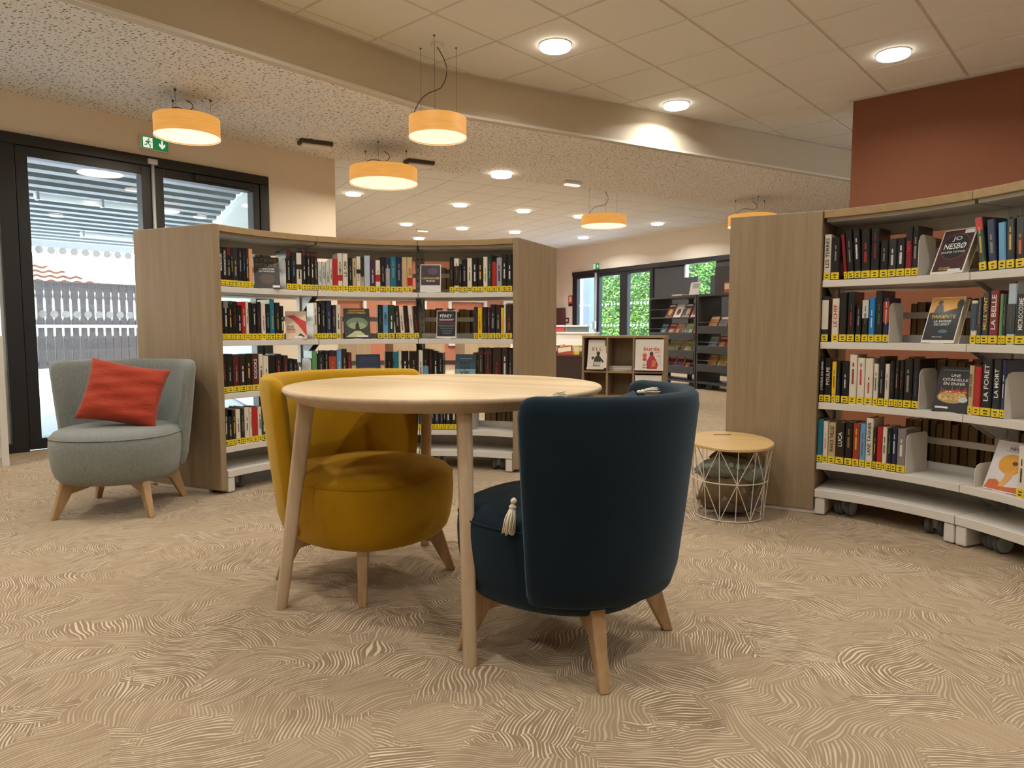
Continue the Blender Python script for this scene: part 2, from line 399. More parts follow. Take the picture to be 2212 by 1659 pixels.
# walls
wl = MB()
wl.box(-6.4, -1.35, -.35, 0, -.1, 3.2, MW); wl.box(-1.35, 2.09, -.35, 0, 2.37, 3.2, MW); wl.box(2.09, 2.85, -.35, 0, -.1, 3.2, MW)
struct('wall_left', wl, WALLP, 'beige wall around the dark framed glass door', 'wall')
struct('wall_right', MB().box(5.5, 5.75, 4.24, 10.4, -.1, ZC + .2, MW), ORANGE, 'terracotta wall above the right-hand bookcase', 'wall')
struct('wall_behind', MB().box(-6.65, -6.4, -.35, 10.65, -.1, 3.2, MW), WALLP, 'beige wall behind the viewer', 'wall')
struct('wall_side', MB().box(-6.4, 9, 10.4, 10.65, -.1, 3.2, MW), WALLP, 'beige wall to the right of the viewer', 'wall')
struct('wall_far', MB().box(1.6, 10.7, 16.3, 16.55, -.1, 3.2, ME_), SALMON, 'salmon painted far wall seen through the shelves', 'wall')
struct('wall_far_left', MB().box(1.62, 2.0, 7.45, 16.3, -.1, 3.2, ME_), RENDER, 'pale wall closing the far room on the left', 'wall')
wr = MB()    # window wall of the far room, coordinate along -E2 measured from B0
B0 = Vector((1.204, 18.766)); BX = Vector((.515, -.857)).normalized(); BN = Vector((-.857, -.515)).normalized()   # BN into the room
MBW = Matrix(((BX.x, BN.x, 0, B0.x), (BX.y, BN.y, 0, B0.y), (0, 0, 1, 0), (0, 0, 0, 1)))
wr.box(-1.2, .75, -.3, 0, -.1, 3.2, MBW); wr.box(.75, 6.6, -.3, 0, 2.36, 3.2, MBW); wr.box(6.6, 15, -.3, 0, -.1, 3.2, MBW)
struct('wall_windows', wr, WALLP, 'beige far wall above the dark window frames', 'wall')
struct('wall_far_right', MB().box(5.75, 5.95, 4.3, 9, -.1, 3.2, MW), WALLP, 'beige back of the terracotta wall', 'wall')

# ceilings: backing slab, grid bars, tiles
GO = Vector((-.5585, 5.6023)); GA = Vector((.7447, -.6673)); GB = Vector((.6673, .7447))
tile_mb = MB(); h = .291
tile_mb.loft([[(-h + .004, -h + .004, -.008), (h - .004, -h + .004, -.008), (h - .004, h - .004, -.008), (-h + .004, h - .004, -.008)],
              [(-h, -h, -.004), (h, -h, -.004), (h, h, -.004), (-h, h, -.004)], [(-h, -h, .008), (h, -h, .008), (h, h, .008), (-h, h, .008)]])
TILE_ME = tile_mb.mesh('ceiling_tile'); TILE_ME.materials.append(TILE)
def in_view(p, z, margin=120):
    x, y, zz = p[0], p[1], z - HC
    d = y * cp - zz * sp
    if d < .5: return False
    u = 1106 + FPX * x / d; v = 829.5 - FPX * (y * sp + zz * cp) / d
    return -margin < u < 2212 + margin and -margin < v < 900
ce = struct('ceiling', MB().prism([W(-6.5, -.3), W(2.4, -.3), W(2.42, 2.0), E(2.3, 5.3), E(9.6, 5.3), W(5.6, 10.5), W(-6.5, 10.5)], ZC + .012, ZC + .2), TILE, 'suspended tile ceiling of the reading area', 'ceiling')
bars = MB()
def world_g(i, j): p = GO + GA * (.6 * i) + GB * (.6 * j); return (p.x, p.y)
MG = Matrix(((GA.x, GB.x, 0, GO.x), (GA.y, GB.y, 0, GO.y), (0, 0, 1, 0), (0, 0, 0, 1)))
for i in range(-2, 14): bars.box(.6 * i - .0085, .6 * i + .0085, -5.6, 6.6, ZC - .003, ZC + .01, MG)
for j in range(-9, 12): bars.box(-1.2, 8.2, .6 * j - .0085, .6 * j + .0085, ZC - .002, ZC + .01, MG)
bars.build('ceiling_grid', TBAR, ce)
nt_ = 0
plainmb = MB()
for i in range(-2, 14):
    for j in range(-9, 11):
        p = GO + GA * (.6 * (i + .5)) + GB * (.6 * (j + .5))
        nn = (p - W0).dot(NX); ss = (p - W0).dot(AX); e2 = p.dot(E2)
        if nn < 1.7 or (e2 > 5.6 and ss > 2): continue
        if ss > 5.75 and nn > 4.3: continue
        if nn > 10.3 or ss < -6.3: continue
        if in_view(p, ZC): inst('ceiling_tile', TILE_ME, ce, (p.x, p.y, ZC), (0, 0, math.atan2(GA.y, GA.x))); nt_ += 1
# far room ceiling
ce2 = struct('ceiling', MB().box(1.6, 10.7, 7.2, 16.5, ZC + .012, ZC + .2, ME_), TILE, 'white suspended tile ceiling of the far room', 'ceiling')
g0 = Vector((-.8677, 9.9353)); g0e = (g0.dot(E1), g0.dot(E2))
bars = MB()
xs0 = g0e[0] - .6 * 8; ys0 = g0e[1] - .6 * 6
for i in range(0, 24):
    x = xs0 + .6 * i
    if 1.7 < x < 10.5: bars.box(x - .0085, x + .0085, 7.2, 16.3, ZC - .004, ZC + .01, ME_)
for j in range(0, 22):
    y = ys0 + .6 * j
    if 7.2 < y < 16.3: bars.box(1.7, 10.45, y - .0085, y + .0085, ZC - .003, ZC + .01, ME_)
bars.build('ceiling_grid', TBAR, ce2)
for i in range(0, 24):
    for j in range(0, 22):
        x, y = xs0 + .6 * (i + .5), ys0 + .6 * (j + .5)
        if not (2.0 < x < 10.7 and 7.3 < y < 16.5): continue
        p = E(x, y)
        if in_view(p, ZC, 20): inst('ceiling_tile', TILE_ME, ce2, (p[0], p[1], ZC), (0, 0, math.atan2(E1.y, E1.x))); nt_ += 1
struct('roof', MB().prism([W(-6.7, -.4), W(2.6, -.4), E(1.6, 7.4), E(1.6, 16.6), E(10.8, 16.6), E(10.8, 1), W(9, 10.7), W(-6.7, 10.7)], ZC + .22, ZC + .4), RENDER, 'unseen slab added over the rooms to keep the sun out', 'roof')  # unseen slab, added so that no sun leaks in past the ceilings
# perforated soffit
K1 = W(2.42, 2.0)
struct('ceiling_soffit', MB().prism([W(-6.4, -.02), W(2.85, -.02), E(2.05, 7.22), E(10.45, 7.12), E(10.45, 5.20), W(2.41, 1.96), W(-6.4, 1.96)], ZS, ZS + .06), PERF, 'perforated white acoustic ceiling strip', 'ceiling')
# beam face between the two ceiling levels
bf = MB(); th_ = .08
k2 = Vector(K1); k1i = W(-6.4, 2.0)
bp = [Vector(k1i), k2 - AX * .35, k2 - AX * .12 + NX * .0, k2 + E1 * .12, k2 + E1 * .4, Vector(E(10.45, 5.17))]
out = []
for i, p in enumerate(bp):
    t = (bp[min(i + 1, len(bp) - 1)] - bp[max(i - 1, 0)]).normalized(); nrm = Vector((-t.y, t.x)); out.append(p + nrm * th_)
bf.loft([[(p.x, p.y, ZS - .002), (p.x, p.y, ZC + .012), (q.x, q.y, ZC + .012), (q.x, q.y, ZS - .002)] for p, q in zip(bp, out)])
struct('ceiling_beam', bf, BEAMP, 'long beige fascia between the two ceiling levels', 'beam')
tr = MB()
nrms = []
for i, p in enumerate(bp):
    t = (bp[min(i + 1, len(bp) - 1)] - bp[max(i - 1, 0)]).normalized(); nrms.append(Vector((t.y, -t.x)))
tr.loft([[(p.x, p.y, ZS - .006), (p.x, p.y, ZS + .014), (p.x + q.x * .006, p.y + q.y * .006, ZS + .014), (p.x + q.x * .006, p.y + q.y * .006, ZS - .006)] for p, q in zip(bp, nrms)])
struct('trim_1', tr, PLASTIC, 'thin pale trim along the lower edge of the fascia', 'trim')
tr = MB(); tr.loft([[(p.x, p.y, ZC - .011), (p.x, p.y, ZC + .01), (p.x + q.x * .03, p.y + q.y * .03, ZC + .01), (p.x + q.x * .03, p.y + q.y * .03, ZC - .011)] for p, q in zip(bp, nrms)])
struct('trim_2', tr, TBAR, 'white edge trim where the tile ceiling meets the fascia', 'trim')
struct('trim_3', MB().box(5.44, 5.5, 4.2, 10.4, ZC - .011, ZC + .008, MW), TBAR, 'white edge trim above the terracotta wall', 'trim')

# ------------------------------------------------------------------ lamps
def area_light(name, loc, size, power, color, spread=180):
    d = bpy.data.lights.new(name, 'AREA'); d.shape = 'DISK'; d.size = size; d.energy = power; d.color = color; d.spread = R(spread)
    o = bpy.data.objects.new(name, d); COL.objects.link(o); o.location = loc
    return o
dl = MB(); dl.lathe([(.062, -.052), (.108, -.052), (.112, -.045), (.112, -.004), (.10, -.001), (.062, -.001)], 32, close=True); DL_RIM = dl.mesh('diffuser_ring'); DL_RIM.materials.append(DLGLOW)
dl = MB(); dl.lathe([(.0, -.03), (.058, -.03), (.058, -.001), (0, -.001)], 24); DL_CORE = dl.mesh('core'); DL_CORE.materials.append(DLGLOW)
dl = MB(); dl.lathe([(.113, -.010), (.119, -.010), (.119, 0), (.113, 0)], 32, close=True); DL_BEZ = dl.mesh('bezel'); DL_BEZ.materials.append(PLASTIC)
for me in (DL_RIM, DL_CORE, DL_BEZ): me.transform(Matrix.Diagonal((1, 1, .6, 1))); me.shade_smooth()
def downlight(x, y, z, label, group='round ceiling downlights', power=DL_POWER):
    r = empty('downlight', (x, y, z - .009)); tag(r, label, 'ceiling light', group)
    inst('diffuser_ring', DL_RIM, r); inst('core', DL_CORE, r); inst('bezel', DL_BEZ, r)
    area_light('downlight_lamp', (x, y, z - .046), .07, power, DL_COLOR, 152)
near_lab = {(0, 1): 'round lit downlight in the tile ceiling above the fascia, top centre', (0, 0): 'round lit downlight nearest the fascia end, left of the terracotta wall', (1, 0): 'round lit downlight in the tile ceiling right above the terracotta wall'}
for i, n_ in enumerate((3.0, 4.8, 6.6, 8.4)):
    for j, s_ in enumerate((4.5, 2.7, .9, -.9, -2.7)):
        if n_ > 8 and s_ < 0: continue
        x, y = W(s_, n_)
        downlight(x, y, ZC, near_lab.get((i, j), 'round lit downlight in the tile ceiling behind or above the viewer'))
for s_ in (-1.2, -3.0, -4.8):  # extra lamps added out of view to brighten the left wall and soffit
    downlight(*W(s_, 1.0), ZS, 'added unseen downlight in the perforated ceiling, brightening the left side', power=18)
p = at_z(1083, 374, ZS); downlight(p.x, p.y, ZS, 'round lit downlight set in the perforated ceiling strip')
far_dl = [((763, 416), 'leftmost round downlight in the far ceiling, below the wide pendant'), ((994, 440), 'far ceiling downlight nearest below the perforated strip, left of centre'),
          ((878, 482), 'small far ceiling downlight in the second row, on the left'), ((998, 491), 'small far ceiling downlight in the second row, in the middle'),
          ((1131, 453), 'far ceiling downlight to the right of the middle of the front row'), ((1112, 499), 'small far ceiling downlight above the right end of the curved bookcase'),
          ((1253, 465), 'far ceiling downlight half hidden by a wooden pendant'), ((1260, 511), 'small far ceiling downlight under the wooden pendant near the far wall'),
          ((1420, 481), 'rightmost far ceiling downlight, near the window wall'), ((905, 513), 'tiny farthest ceiling downlight just above the bookcase top')]
for (u, v), lab in far_dl:
    p = at_z(u, v, ZC); downlight(p.x, p.y, ZC, lab, 'far room downlights', 40)

def pendant(name_lab, canopy, lamp_px, z_top, z_bot, rad, zc, swing):
    """canopy = xy on the ceiling, drum shade hanging below on three wires and a slack cord"""
    x, y = canopy
    r = empty('pendant_lamp', (x, y, zc)); tag(r, name_lab, 'pendant lamp', 'wooden drum pendants')
    hb, ht = z_bot - zc, z_top - zc
    s_ = MB().lathe([(rad - .004, hb), (rad, hb), (rad, ht), (rad - .004, ht)], 56, close=True).build('lamp_shade', SHADE, r, smooth='auto')
    MB().lathe([(0, hb + .006), (rad - .005, hb + .006), (rad - .005, hb + .012), (0, hb + .012)], 56).build('diffuser', DIFFUSER, r, smooth='auto')
    MB().lathe([(0, ht - .02), (rad - .005, ht - .02), (rad - .005, ht - .012), (0, ht - .012)], 40).build('top_plate', PLASTIC, r, smooth='auto')
    MB().lathe([(rad - .002, hb - .002), (rad + .001, hb - .002), (rad + .001, hb + .004), (rad - .002, hb + .004)], 56, close=True).build('rim', DIFFUSER, r, smooth='auto')
    MB().lathe([(0, -.032), (.045, -.032), (.05, -.026), (.05, 0), (0, 0)], 28).build('ceiling_rose', PLASTIC, r, smooth='auto')
    for k in range(3):
        a = k * 2 * PI / 3 + .5; xx, yy = rad * .72 * math.cos(a), rad * .72 * math.sin(a)
        w_ = MB().tube([(xx, yy, ht - .012), (xx, yy, 0)], .0012, 5).build('suspension_wire', CORD, r)
        MB().lathe([(.003, -.018), (.009, -.006), (.009, 0), (.003, 0)], 10, (xx, yy, 0)).build('wire_grip', CORD, w_)
    pts = []
    for k in range(15):
        t = k / 14
        zz = -.03 + (ht + .0 - -.03) * (t if t < .7 else .7 + .3 * (t - .7) / .3)
        pts.append((swing * math.sin(t * PI * 1.5) * (1 if t < .8 else 1) - .55 * rad * max(0, t - .55) / .45, 0, zz + (.05 * math.sin((t - .6) / .4 * PI) if t > .6 else 0)))
    MB().tube(pts, .0035, 6).build('cord', CORD, r, smooth=True)
    area_light('pendant_bulb', (x, y, z_bot - .004), rad * 1.6, PEND_POWER, PEND_COLOR)
def px_lamp(lab, c_px, zc, u, vt, vb, dia, swing=.07):
    p = at_z(c_px[0], c_px[1], zc)
    zb = z_at(u, vb, p) ; zt = z_at(u, vt, p)
    pendant(lab, (p.x, p.y), None, zt, zb, dia / 2, zc, swing)
px_lamp('wooden drum pendant lamp hanging in front of the exit sign', (402, 208), ZS, 404, 255, 297, .46, .05)
px_lamp('tall hung wooden drum pendant in front of the fascia, top centre', (944, 92), ZC, 947, 256, 298, .42, .07)
px_lamp('wide wooden drum pendant above the curved bookcase', (828, 319), ZS, 827, 365, 397, .64, .06)
px_lamp('wooden drum pendant hanging in the far room before the window wall', (1305, 405), ZC, 1304, 467, 489, .66, .06)
px_lamp('wooden drum pendant half hidden behind the right bookcase end', (1626, 430), ZS, 1626, 466, 490, .62, .06)

# small ceiling fittings
def emergency(px, z, lab, lit, rz, size=(.26, .07)):
    p = at_z(px[0], px[1], z)
    r = empty('emergency_light', (p.x, p.y, z), rz); tag(r, lab, 'emergency light')
    MB().box(-size[0] / 2, size[0] / 2, -size[1] / 2, size[1] / 2, -.035, 0).build('housing', PLASTIC if lit else CORD, r, bevel=.006)
    MB().box(-size[0] / 2 + .02, size[0] / 2 - .02, -size[1] / 2 + .01, size[1] / 2 - .01, -.055, -.034).build('diffuser', EXITWHITE if lit else PLASTIC, r, bevel=.008)
emergency((1236, 392), ZS, 'small lit rectangular emergency light on the perforated ceiling strip', True, R(30), (.24, .08))
emergency((681, 306), ZS, 'flat grey ceiling fitting near the end of the left wall', False, R(30), (.3, .14))
emergency((905, 348), ZS, 'flat grey ceiling fitting beside the wide wooden pendant', False, R(30), (.3, .14))
emergency((913, 495), ZC, 'small rectangular emergency light in the far tile ceiling', True, R(30), (.26, .08))

# ------------------------------------------------------------------ glazed door in the left wall
d1 = empty('door_1', (W0.x, W0.y, 0), math.atan2(AX.y, AX.x)); tag(d1, 'black framed double glass door with side pane, left wall', 'door', kind='structure')
# local axes: x = s along the wall, y = -n (outside is +y)
def dbox(name, m, s0, s1, z0, z1, y0=-.02, y1=.09, bevel=.004, parent=None):
    return MB().box(s0, s1, y0, y1, z0, z1).build(name, m, parent or d1, bevel=bevel)
dbox('frame_head', FRAME, -1.3, 2.09, 2.29, 2.37, -.03, .12)
dbox('frame_post', FRAME, -.052, .058, 0, 2.29, -.03, .12); dbox('frame_post', FRAME, 2.0, 2.09, 0, 2.29, -.03, .12); dbox('frame_post', FRAME, -1.35, -1.25, 0, 2.29, -.03, .12)
dbox('frame_sill', FRAME, -1.25, -.052, 0, .07, -.03, .12)
for s0, s1, g0_, g1_ in ((.062, 1.02, .142, .944), (1.034, 1.996, 1.122, 1.932)):
    lf = dbox('leaf_stile', FRAME, s0, g0_, .012, 2.286)
    dbox('leaf_stile', FRAME, g1_, s1, .012, 2.286); dbox('leaf_rail', FRAME, g0_, g1_, 2.212, 2.286); dbox('leaf_rail', FRAME, g0_, g1_, .012, .095)
    MB().box(g0_ - .005, g1_ + .005, .03, .042, .09, 2.217).build('pane', GLASS, d1)
MB().box(-1.25, -.05, .03, .042, .065, 2.292).build('pane', GLASS, d1)
MB().box(-.075, -.05, -.005, .09, .07, 2.29).build('gasket', STEELBAR, d1)
dots = FROST
for row, z in ((0, 1.535), (1, 1.045)):
    for k in range(12):
        s_ = .20 + k * .079
        if s_ > .93: continue
        MB().lathe([(0, 0), (.028, 0), (.028, .0015), (0, .0015)], 20).build('vinyl_dot', dots, d1).matrix_local = Matrix.Translation((s_, .0285, z)) @ Matrix.Rotation(R(90), 4, 'X')
MB().tube([(1.028, -.045, .12), (1.028, -.045, 2.30)], .013, 10).build('push_bar', STEELBAR, d1, smooth=True)
dbox('bar_bracket', STEELBAR, .99, 1.066, 2.30, 2.345, -.06, -.02)
dbox('door_closer', FRAME, 1.38, 1.88, 2.235, 2.275, -.055, -.02)
for s_ in (.145, .95, 1.125):
    pass
# exit sign
def exit_sign(loc, rz, w, hh, lab):
    r = empty('exit_sign', loc, rz); tag(r, lab, 'exit sign')
    MB().box(-w / 2, w / 2, -.03, 0, -hh / 2, hh / 2).build('casing', PLASTIC, r, bevel=.004)
    MB().box(-w * .45, w * .45, -.0325, -.029, -hh * .42, hh * .42).build('face', GREEN, r)
    y0, y1 = -.034, -.032
    def poly(name, pts, m):
        b_ = MB(); n = len(pts); b_.add([(x * hh, y0, z * hh) for x, z in pts], [tuple(range(n))]); b_.build(name, m, r, fix=False)
    k = w / hh / 2
    poly('doorway', [(-k * .82, -.36), (-k * .18, -.36), (-k * .18, .36), (-k * .82, .36)], EXITWHITE)
    y0 = -.035
    cx = -k * .46
    for pts in ([(cx - .02, .18), (cx + .07, .18), (cx + .07, .30), (cx - .02, .30)], [(cx - .12, .14), (cx + .10, .14), (cx + .02, -.06), (cx - .10, -.06)],
                [(cx - .12, .14), (cx - .24, .02), (cx - .20, -.02), (cx - .07, .08)], [(cx + .08, .14), (cx + .24, .06), (cx + .22, .0), (cx + .06, .08)],
                [(cx + .02, -.06), (cx + .16, -.14), (cx + .14, -.32), (cx + .08, -.32), (cx + .08, -.18), (cx - .08, -.06)],
                [(cx - .10, -.06), (cx - .12, -.20), (cx - .30, -.22), (cx - .30, -.16), (cx - .18, -.14), (cx - .16, -.04)]):
        poly('running_figure', pts, GREEN)
    ax_ = k * .48; y0 = -.0335
    poly('arrow', [(ax_ - .06, .3), (ax_ + .06, .3), (ax_ + .06, -.02), (ax_ + .22, .1), (ax_ + .22, -.08), (ax_, -.32), (ax_ - .22, -.08), (ax_ - .22, .1), (ax_ - .06, -.02)], EXITWHITE)
p = W(1.06, .0); exit_sign((p[0], p[1], 2.478), math.atan2(AX.y, AX.x), .235, .115, 'green and white exit sign on the wall above the glass door')

# ------------------------------------------------------------------ outside, left
MO = Matrix(((AX.x, -NX.x, 0, W0.x), (AX.y, -NX.y, 0, W0.y), (0, 0, 1, 0), (0, 0, 0, 1)))   # (s, outward, z)
tag(MB().box(-14, 16, .36, 30, -.35, -.13, MO).build('terrace', CONCRETE), 'pale sunlit terrace paving outside the glass door', 'terrace', kind='structure')
aw = MB(); n_r = 20; o0, o1 = .4, 9.1
prof = []
for k in range(n_r):
    o = o0 + (o1 - o0) * k / n_r; w_ = (o1 - o0) / n_r
    z = 2.66 - .012 * o
    prof += [(o, z), (o + w_ * .45, z), (o + w_ * .55, z + .10), (o + w_ * .9, z + .10)]
rows = [[MO @ Vector((-9, o, z)) for o, z in prof], [MO @ Vector(((2.13 + .314 * o) / .9495, o, z)) for o, z in prof]]
aw.loft(rows, closed=False)
aw_o = aw.build('awning', ROOFMETAL, fix=False); tag(aw_o, 'corrugated metal canopy over the terrace', 'canopy')
MB().box(-9, 5.2, 9.08, 9.14, 2.46, 2.62, MO).build('edge_beam', STEELBAR, aw_o)
for k, (o, s0, s1) in enumerate(((3.55, 1.1, 2.55), (6.9, 2.6, 4.2))):
    t = tag(MB().tube([MO @ Vector((s0, o, 2.50)), MO @ Vector((s1, o, 2.50))], .04, 12).build('tube_light', TUBEGLOW, smooth='auto'), ('nearer' if k == 0 else 'farther') + ' tube light fixed under the corrugated canopy', 'tube light', 'canopy tube lights')
    for f_ in (.02, .5, .98):
        s_ = s0 + (s1 - s0) * f_
        MB().box(s_ - .012, s_ + .012, o - .045, o + .045, 2.455, 2.56, MO).build('clip', STEELBAR, t)
# garlandless white building wall at the right end of the canopy is wall_far_left (its outside)
fo = 12.69
fence = empty('slat_fence', (0, 0, 0)); tag(fence, 'weathered wooden baluster fence across the terrace', 'fence')
sl = MB(); bw = .082
pr_ = [(bw, 0), (bw, .75), (bw * .72, .78), (bw * .72, 1.0), (bw, 1.04), (bw, 1.13), (bw * .7, 1.2), (bw * .7, 1.62), (bw, 1.68), (bw * .8, 1.8), (bw, 1.84), (bw, 2.0)]
sl.loft([[(-w_, -.02, z), (w_, -.02, z), (w_, .02, z), (-w_, .02, z)] for w_, z in pr_])
SL_ME = sl.mesh('slat'); SL_ME.materials.append(SLATWOOD)
for k in range(-12, 34):
    p = MO @ Vector((2.4 + k * .178, fo, 0)); inst('slat', SL_ME, fence, p, (0, 0, math.atan2(AX.y, AX.x)))
MB().box(.2, 8.6, fo - .07, fo - .03, .965, 1.03, MO).build('rail', plain('pale_rail', rgb(190, 206, 220), .4), fence)
MB().box(.2, 8.6, fo - .03, fo + .04, 2.0, 2.04, MO).build('rail', SLATWOOD, fence)
MB().box(.2, 8.6, fo + .02, fo + .05, .05, .17, MO).build('rail', SLATWOOD, fence)
tag(MB().box(-2, 14, fo + 2.2, fo + 2.5, -.1, 2.86, MO).build('garden_wall', plain('garden_wall_render', rgb(178, 176, 164), .9, var=.2, nscale=3, stretch=(4, 4, .4))), 'pale rendered wall behind the slat fence', 'garden wall', kind='structure')
rf = empty('tiled_roof'); tag(rf, 'small terracotta tiled roof sloping behind the fence', 'roof')
pt = [(-1.5, 1.0), (4.9, 2.05), (3.4, 2.95), (-1.5, 3.4)]
o = fo + 1.2
rt = MB()
for k in range(9):
    z0 = 2.02 + k * .12; s1 = 5.5 - k * .36
    nseg = 170; ring = []
    for q in range(nseg + 1):
        s_ = -.5 + (s1 + .5) * q / nseg
        zz = z0 + .022 * math.sin(s_ * 22)
        ring.append([MO @ Vector((s_, o + k * .07, zz)), MO @ Vector((s_, o + .16 + k * .07, zz + .13)), MO @ Vector((s_, o + .19 + k * .07, zz + .13)), MO @ Vector((s_, o + .03 + k * .07, zz - .03))])
    MB().loft(ring).build('tile_course', TERRA, rf)
def foliage(name, n, box_fn, size, mats, lab, cat, branches=None):
    b_ = MB()
    for k in range(n):
        c_ = Vector(box_fn()); a = random.uniform(0, 2 * PI); t = random.uniform(-.9, .9); s_ = size * random.uniform(.6, 1.3)
        u = Vector((math.cos(a), math.sin(a), t)).normalized(); w_ = u.cross(Vector((random.uniform(-1, 1), random.uniform(-1, 1), random.uniform(-1, 1)))).normalized()
        b_.mi = 0 if random.random() < .7 else 1
        b_.add([c_, c_ + u * s_ * .5 + w_ * s_ * .16, c_ + u * s_, c_ + u * s_ * .5 - w_ * s_ * .16], [(0, 1, 2, 3)])
    r = empty(name); tag(r, lab, cat)
    lf = b_.build('foliage', mats, r, fix=False); lf['kind'] = 'stuff'
    if branches:
        bb = MB()
        for pts, rr in branches: bb.tube(pts, rr, 6, rr * .4)
        bb.build('branches', BARK, r, smooth=True)
    return r
def tree_pts():
    s_ = random.uniform(2.6, 7.2); o = fo + 5 + random.uniform(-.6, .6)
    top = 3.25 + .35 * math.sin(s_ * 2.3) + .2 * math.sin(s_ * 5.1)
    return MO @ Vector((s_, o, random.uniform(2.4, 2.4 + (top - 2.4) * random.random() ** .6 * 1.0 + .1)))
foliage('garden_shrub', 900, tree_pts, .2, [LEAF, LEAF2], 'leafy shrub showing above the pale garden wall', 'shrub',
        [([MO @ Vector((2.8 + k * .5, fo + 5, 0)), MO @ Vector((2.9 + k * .5, fo + 5.1, 2.6)), MO @ Vector((2.7 + k * .5, fo + 4.9, 3.3))], .04) for k in range(9)])

# ------------------------------------------------------------------ window wall of the far room
def wbox(name, m, x0, x1, z0, z1, parent, y0=-.06, y1=.04, bevel=0):
    return MB().box(x0, x1, y0, y1, z0, z1).build(name, m, parent, bevel=bevel)
wf = empty('window_1', (B0.x, B0.y, 0), 0); wf.matrix_world = MBW.copy()
tag(wf, 'dark framed glazed bay with green hedge behind, far room', 'window', kind='structure')
wbox('frame_head', FRAME, .75, 6.6, 2.27, 2.37, wf, -.08, .06); wbox('frame_sill', FRAME, .75, 6.6, 0, .06, wf)
for x0, x1 in ((.75, .94), (1.66, 1.85), (2.63, 2.90), (3.65, 3.75)): wbox('frame_post', FRAME, x0, x1, .06, 2.27, wf)
for x0, x1 in ((.94, 1.66), (1.85, 2.63), (2.90, 3.65)):
    MB().box(x0 - .01, x1 + .01, -.02, -.01, .05, 2.28).build('pane', GLASS, wf)
    wbox('leaf_rail', FRAME, x0, x1, .06, .16, wf); wbox('leaf_rail', FRAME, x0, x1, 2.2, 2.27, wf)
    for z in (1.02, 1.52):
        for q in range(6 if x1 - x0 > .73 else 5):
            MB().lathe([(0, 0), (.03, 0), (.03, .002), (0, .002)], 10).build('vinyl_dot', FROST, wf).matrix_local = Matrix.Translation((x0 + .08 + q * .115, -.006, z)) @ Matrix.Rotation(R(-90), 4, 'X')
wbox('push_bar', STEELBAR, 1.735, 1.775, .3, 2.3, wf, .05, .09); wbox('handle', STEELBAR, 1.70, 1.80, .92, 1.12, wf, .06, .13, bevel=.02)
# dark infill panels and the high window over the black shelves
wbox('infill_panel', BLACK, 3.75, 4.72, .06, 2.27, wf, -.04, .01); wbox('infill_panel', BLACK, 4.72, 5.06, .06, 2.0, wf, -.04, .01)
wbox('infill_panel', BLACK, 5.40, 6.6, .06, 2.0, wf, -.04, .01); wbox('infill_panel', BLACK, 5.54, 6.6, 2.0, 2.27, wf, -.04, .01); wbox('infill_panel', BLACK, 5.06, 5.40, .06, 1.5, wf, -.04, .01)
MB().box(4.72, 5.54, -.03, -.02, 1.5, 2.28).build('pane', GLASS, wf)
wbox('leaf_stile', STEELBAR, 4.70, 4.74, 2.0, 2.27, wf, -.05, .03)
# things on that wall
def on_wall(name, x, z, w_, hh, m, lab, cat, t=.02):
    p = MBW @ Vector((x, 0, z)); r = empty(name, p, 0); r.matrix_world = Matrix.Translation(p) @ MBW.to_3x3().to_4x4(); tag(r, lab, cat)
    return r
p = MBW @ Vector((1.71, .0, 2.464)); es = exit_sign(p, 0, .26, .15, 'small exit sign above the far window bay')
bpy.data.objects[[o.name for o in bpy.data.objects if o.name.startswith('exit_sign')][-1]].matrix_world = Matrix.Translation(p) @ Matrix.Rotation(math.atan2(BX.y, BX.x), 4, 'Z')
r = on_wall('fire_notice', .62, 1.656, .1, .2, None, 'small red and white fire notice on the far wall', 'notice')
MB().box(-.09, .09, 0, .012, -.14, .14).build('board', plain('notice_red', rgb(186, 44, 38), .5), r); MB().box(-.05, .05, .012, .014, -.03, .11).build('white_field', PLASTIC, r); MB().box(-.08, .08, .012, .014, -.13, -.07).build('text_field', INK, r)
r = on_wall('switch_plate', .483, 1.155, .1, .1, None, 'small square wall switch beside the maroon panel', 'switch')
MB().box(-.07, .07, 0, .02, -.07, .07).build('frame', MAROON, r, bevel=.005); MB().box(-.03, .03, .02, .03, -.03, .03).build('rocker', PLASTIC, r)
r = on_wall('maroon_board', .1, .8, .6, 1.5, None, 'tall maroon board standing against the far wall', 'board')
MB().box(-.5, .33, .05, .11, -.8, .68).build('board', MAROON, r, bevel=.01); MB().box(-.5, .33, .04, .05, -.8, .68).build('back', DARKBROWN, r); 
# outside of that bay: grey panel and hedge
MBO = Matrix(((BX.x, -BN.x, 0, B0.x), (BX.y, -BN.y, 0, B0.y), (0, 0, 1, 0), (0, 0, 0, 1)))
tag(MB().box(-2.5, .22, .9, 1.2, -.1, 3.2, MBO).build('exterior_pillar', PANELGREY), 'blue grey exterior wall seen through the far glass door', 'wall', kind='structure')
tag(MB().box(-6, 24, .35, 8, -.2, -.02, MBO).build('garden_ground', CONCRETE), 'ground outside the far windows', 'ground', kind='structure')
def hedge_pts():
    return MBO @ Vector((random.uniform(-6.5, 4.0), 3.6 + random.random() ** 2 * .7, random.uniform(0, 3.6)))
foliage('hedge', 30000, hedge_pts, .13, [LEAF, LEAF2], 'dense bright green hedge outside the far windows', 'hedge',
        [([MBO @ Vector((-6 + k, 4.2, 0)), MBO @ Vector((-5.9 + k, 4.1, 2)), MBO @ Vector((-6.1 + k, 4.0, 3.4))], .05) for k in range(11)])
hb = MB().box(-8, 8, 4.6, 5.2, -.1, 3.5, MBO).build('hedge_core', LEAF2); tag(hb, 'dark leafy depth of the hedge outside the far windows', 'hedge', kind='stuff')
exec_part2 = True
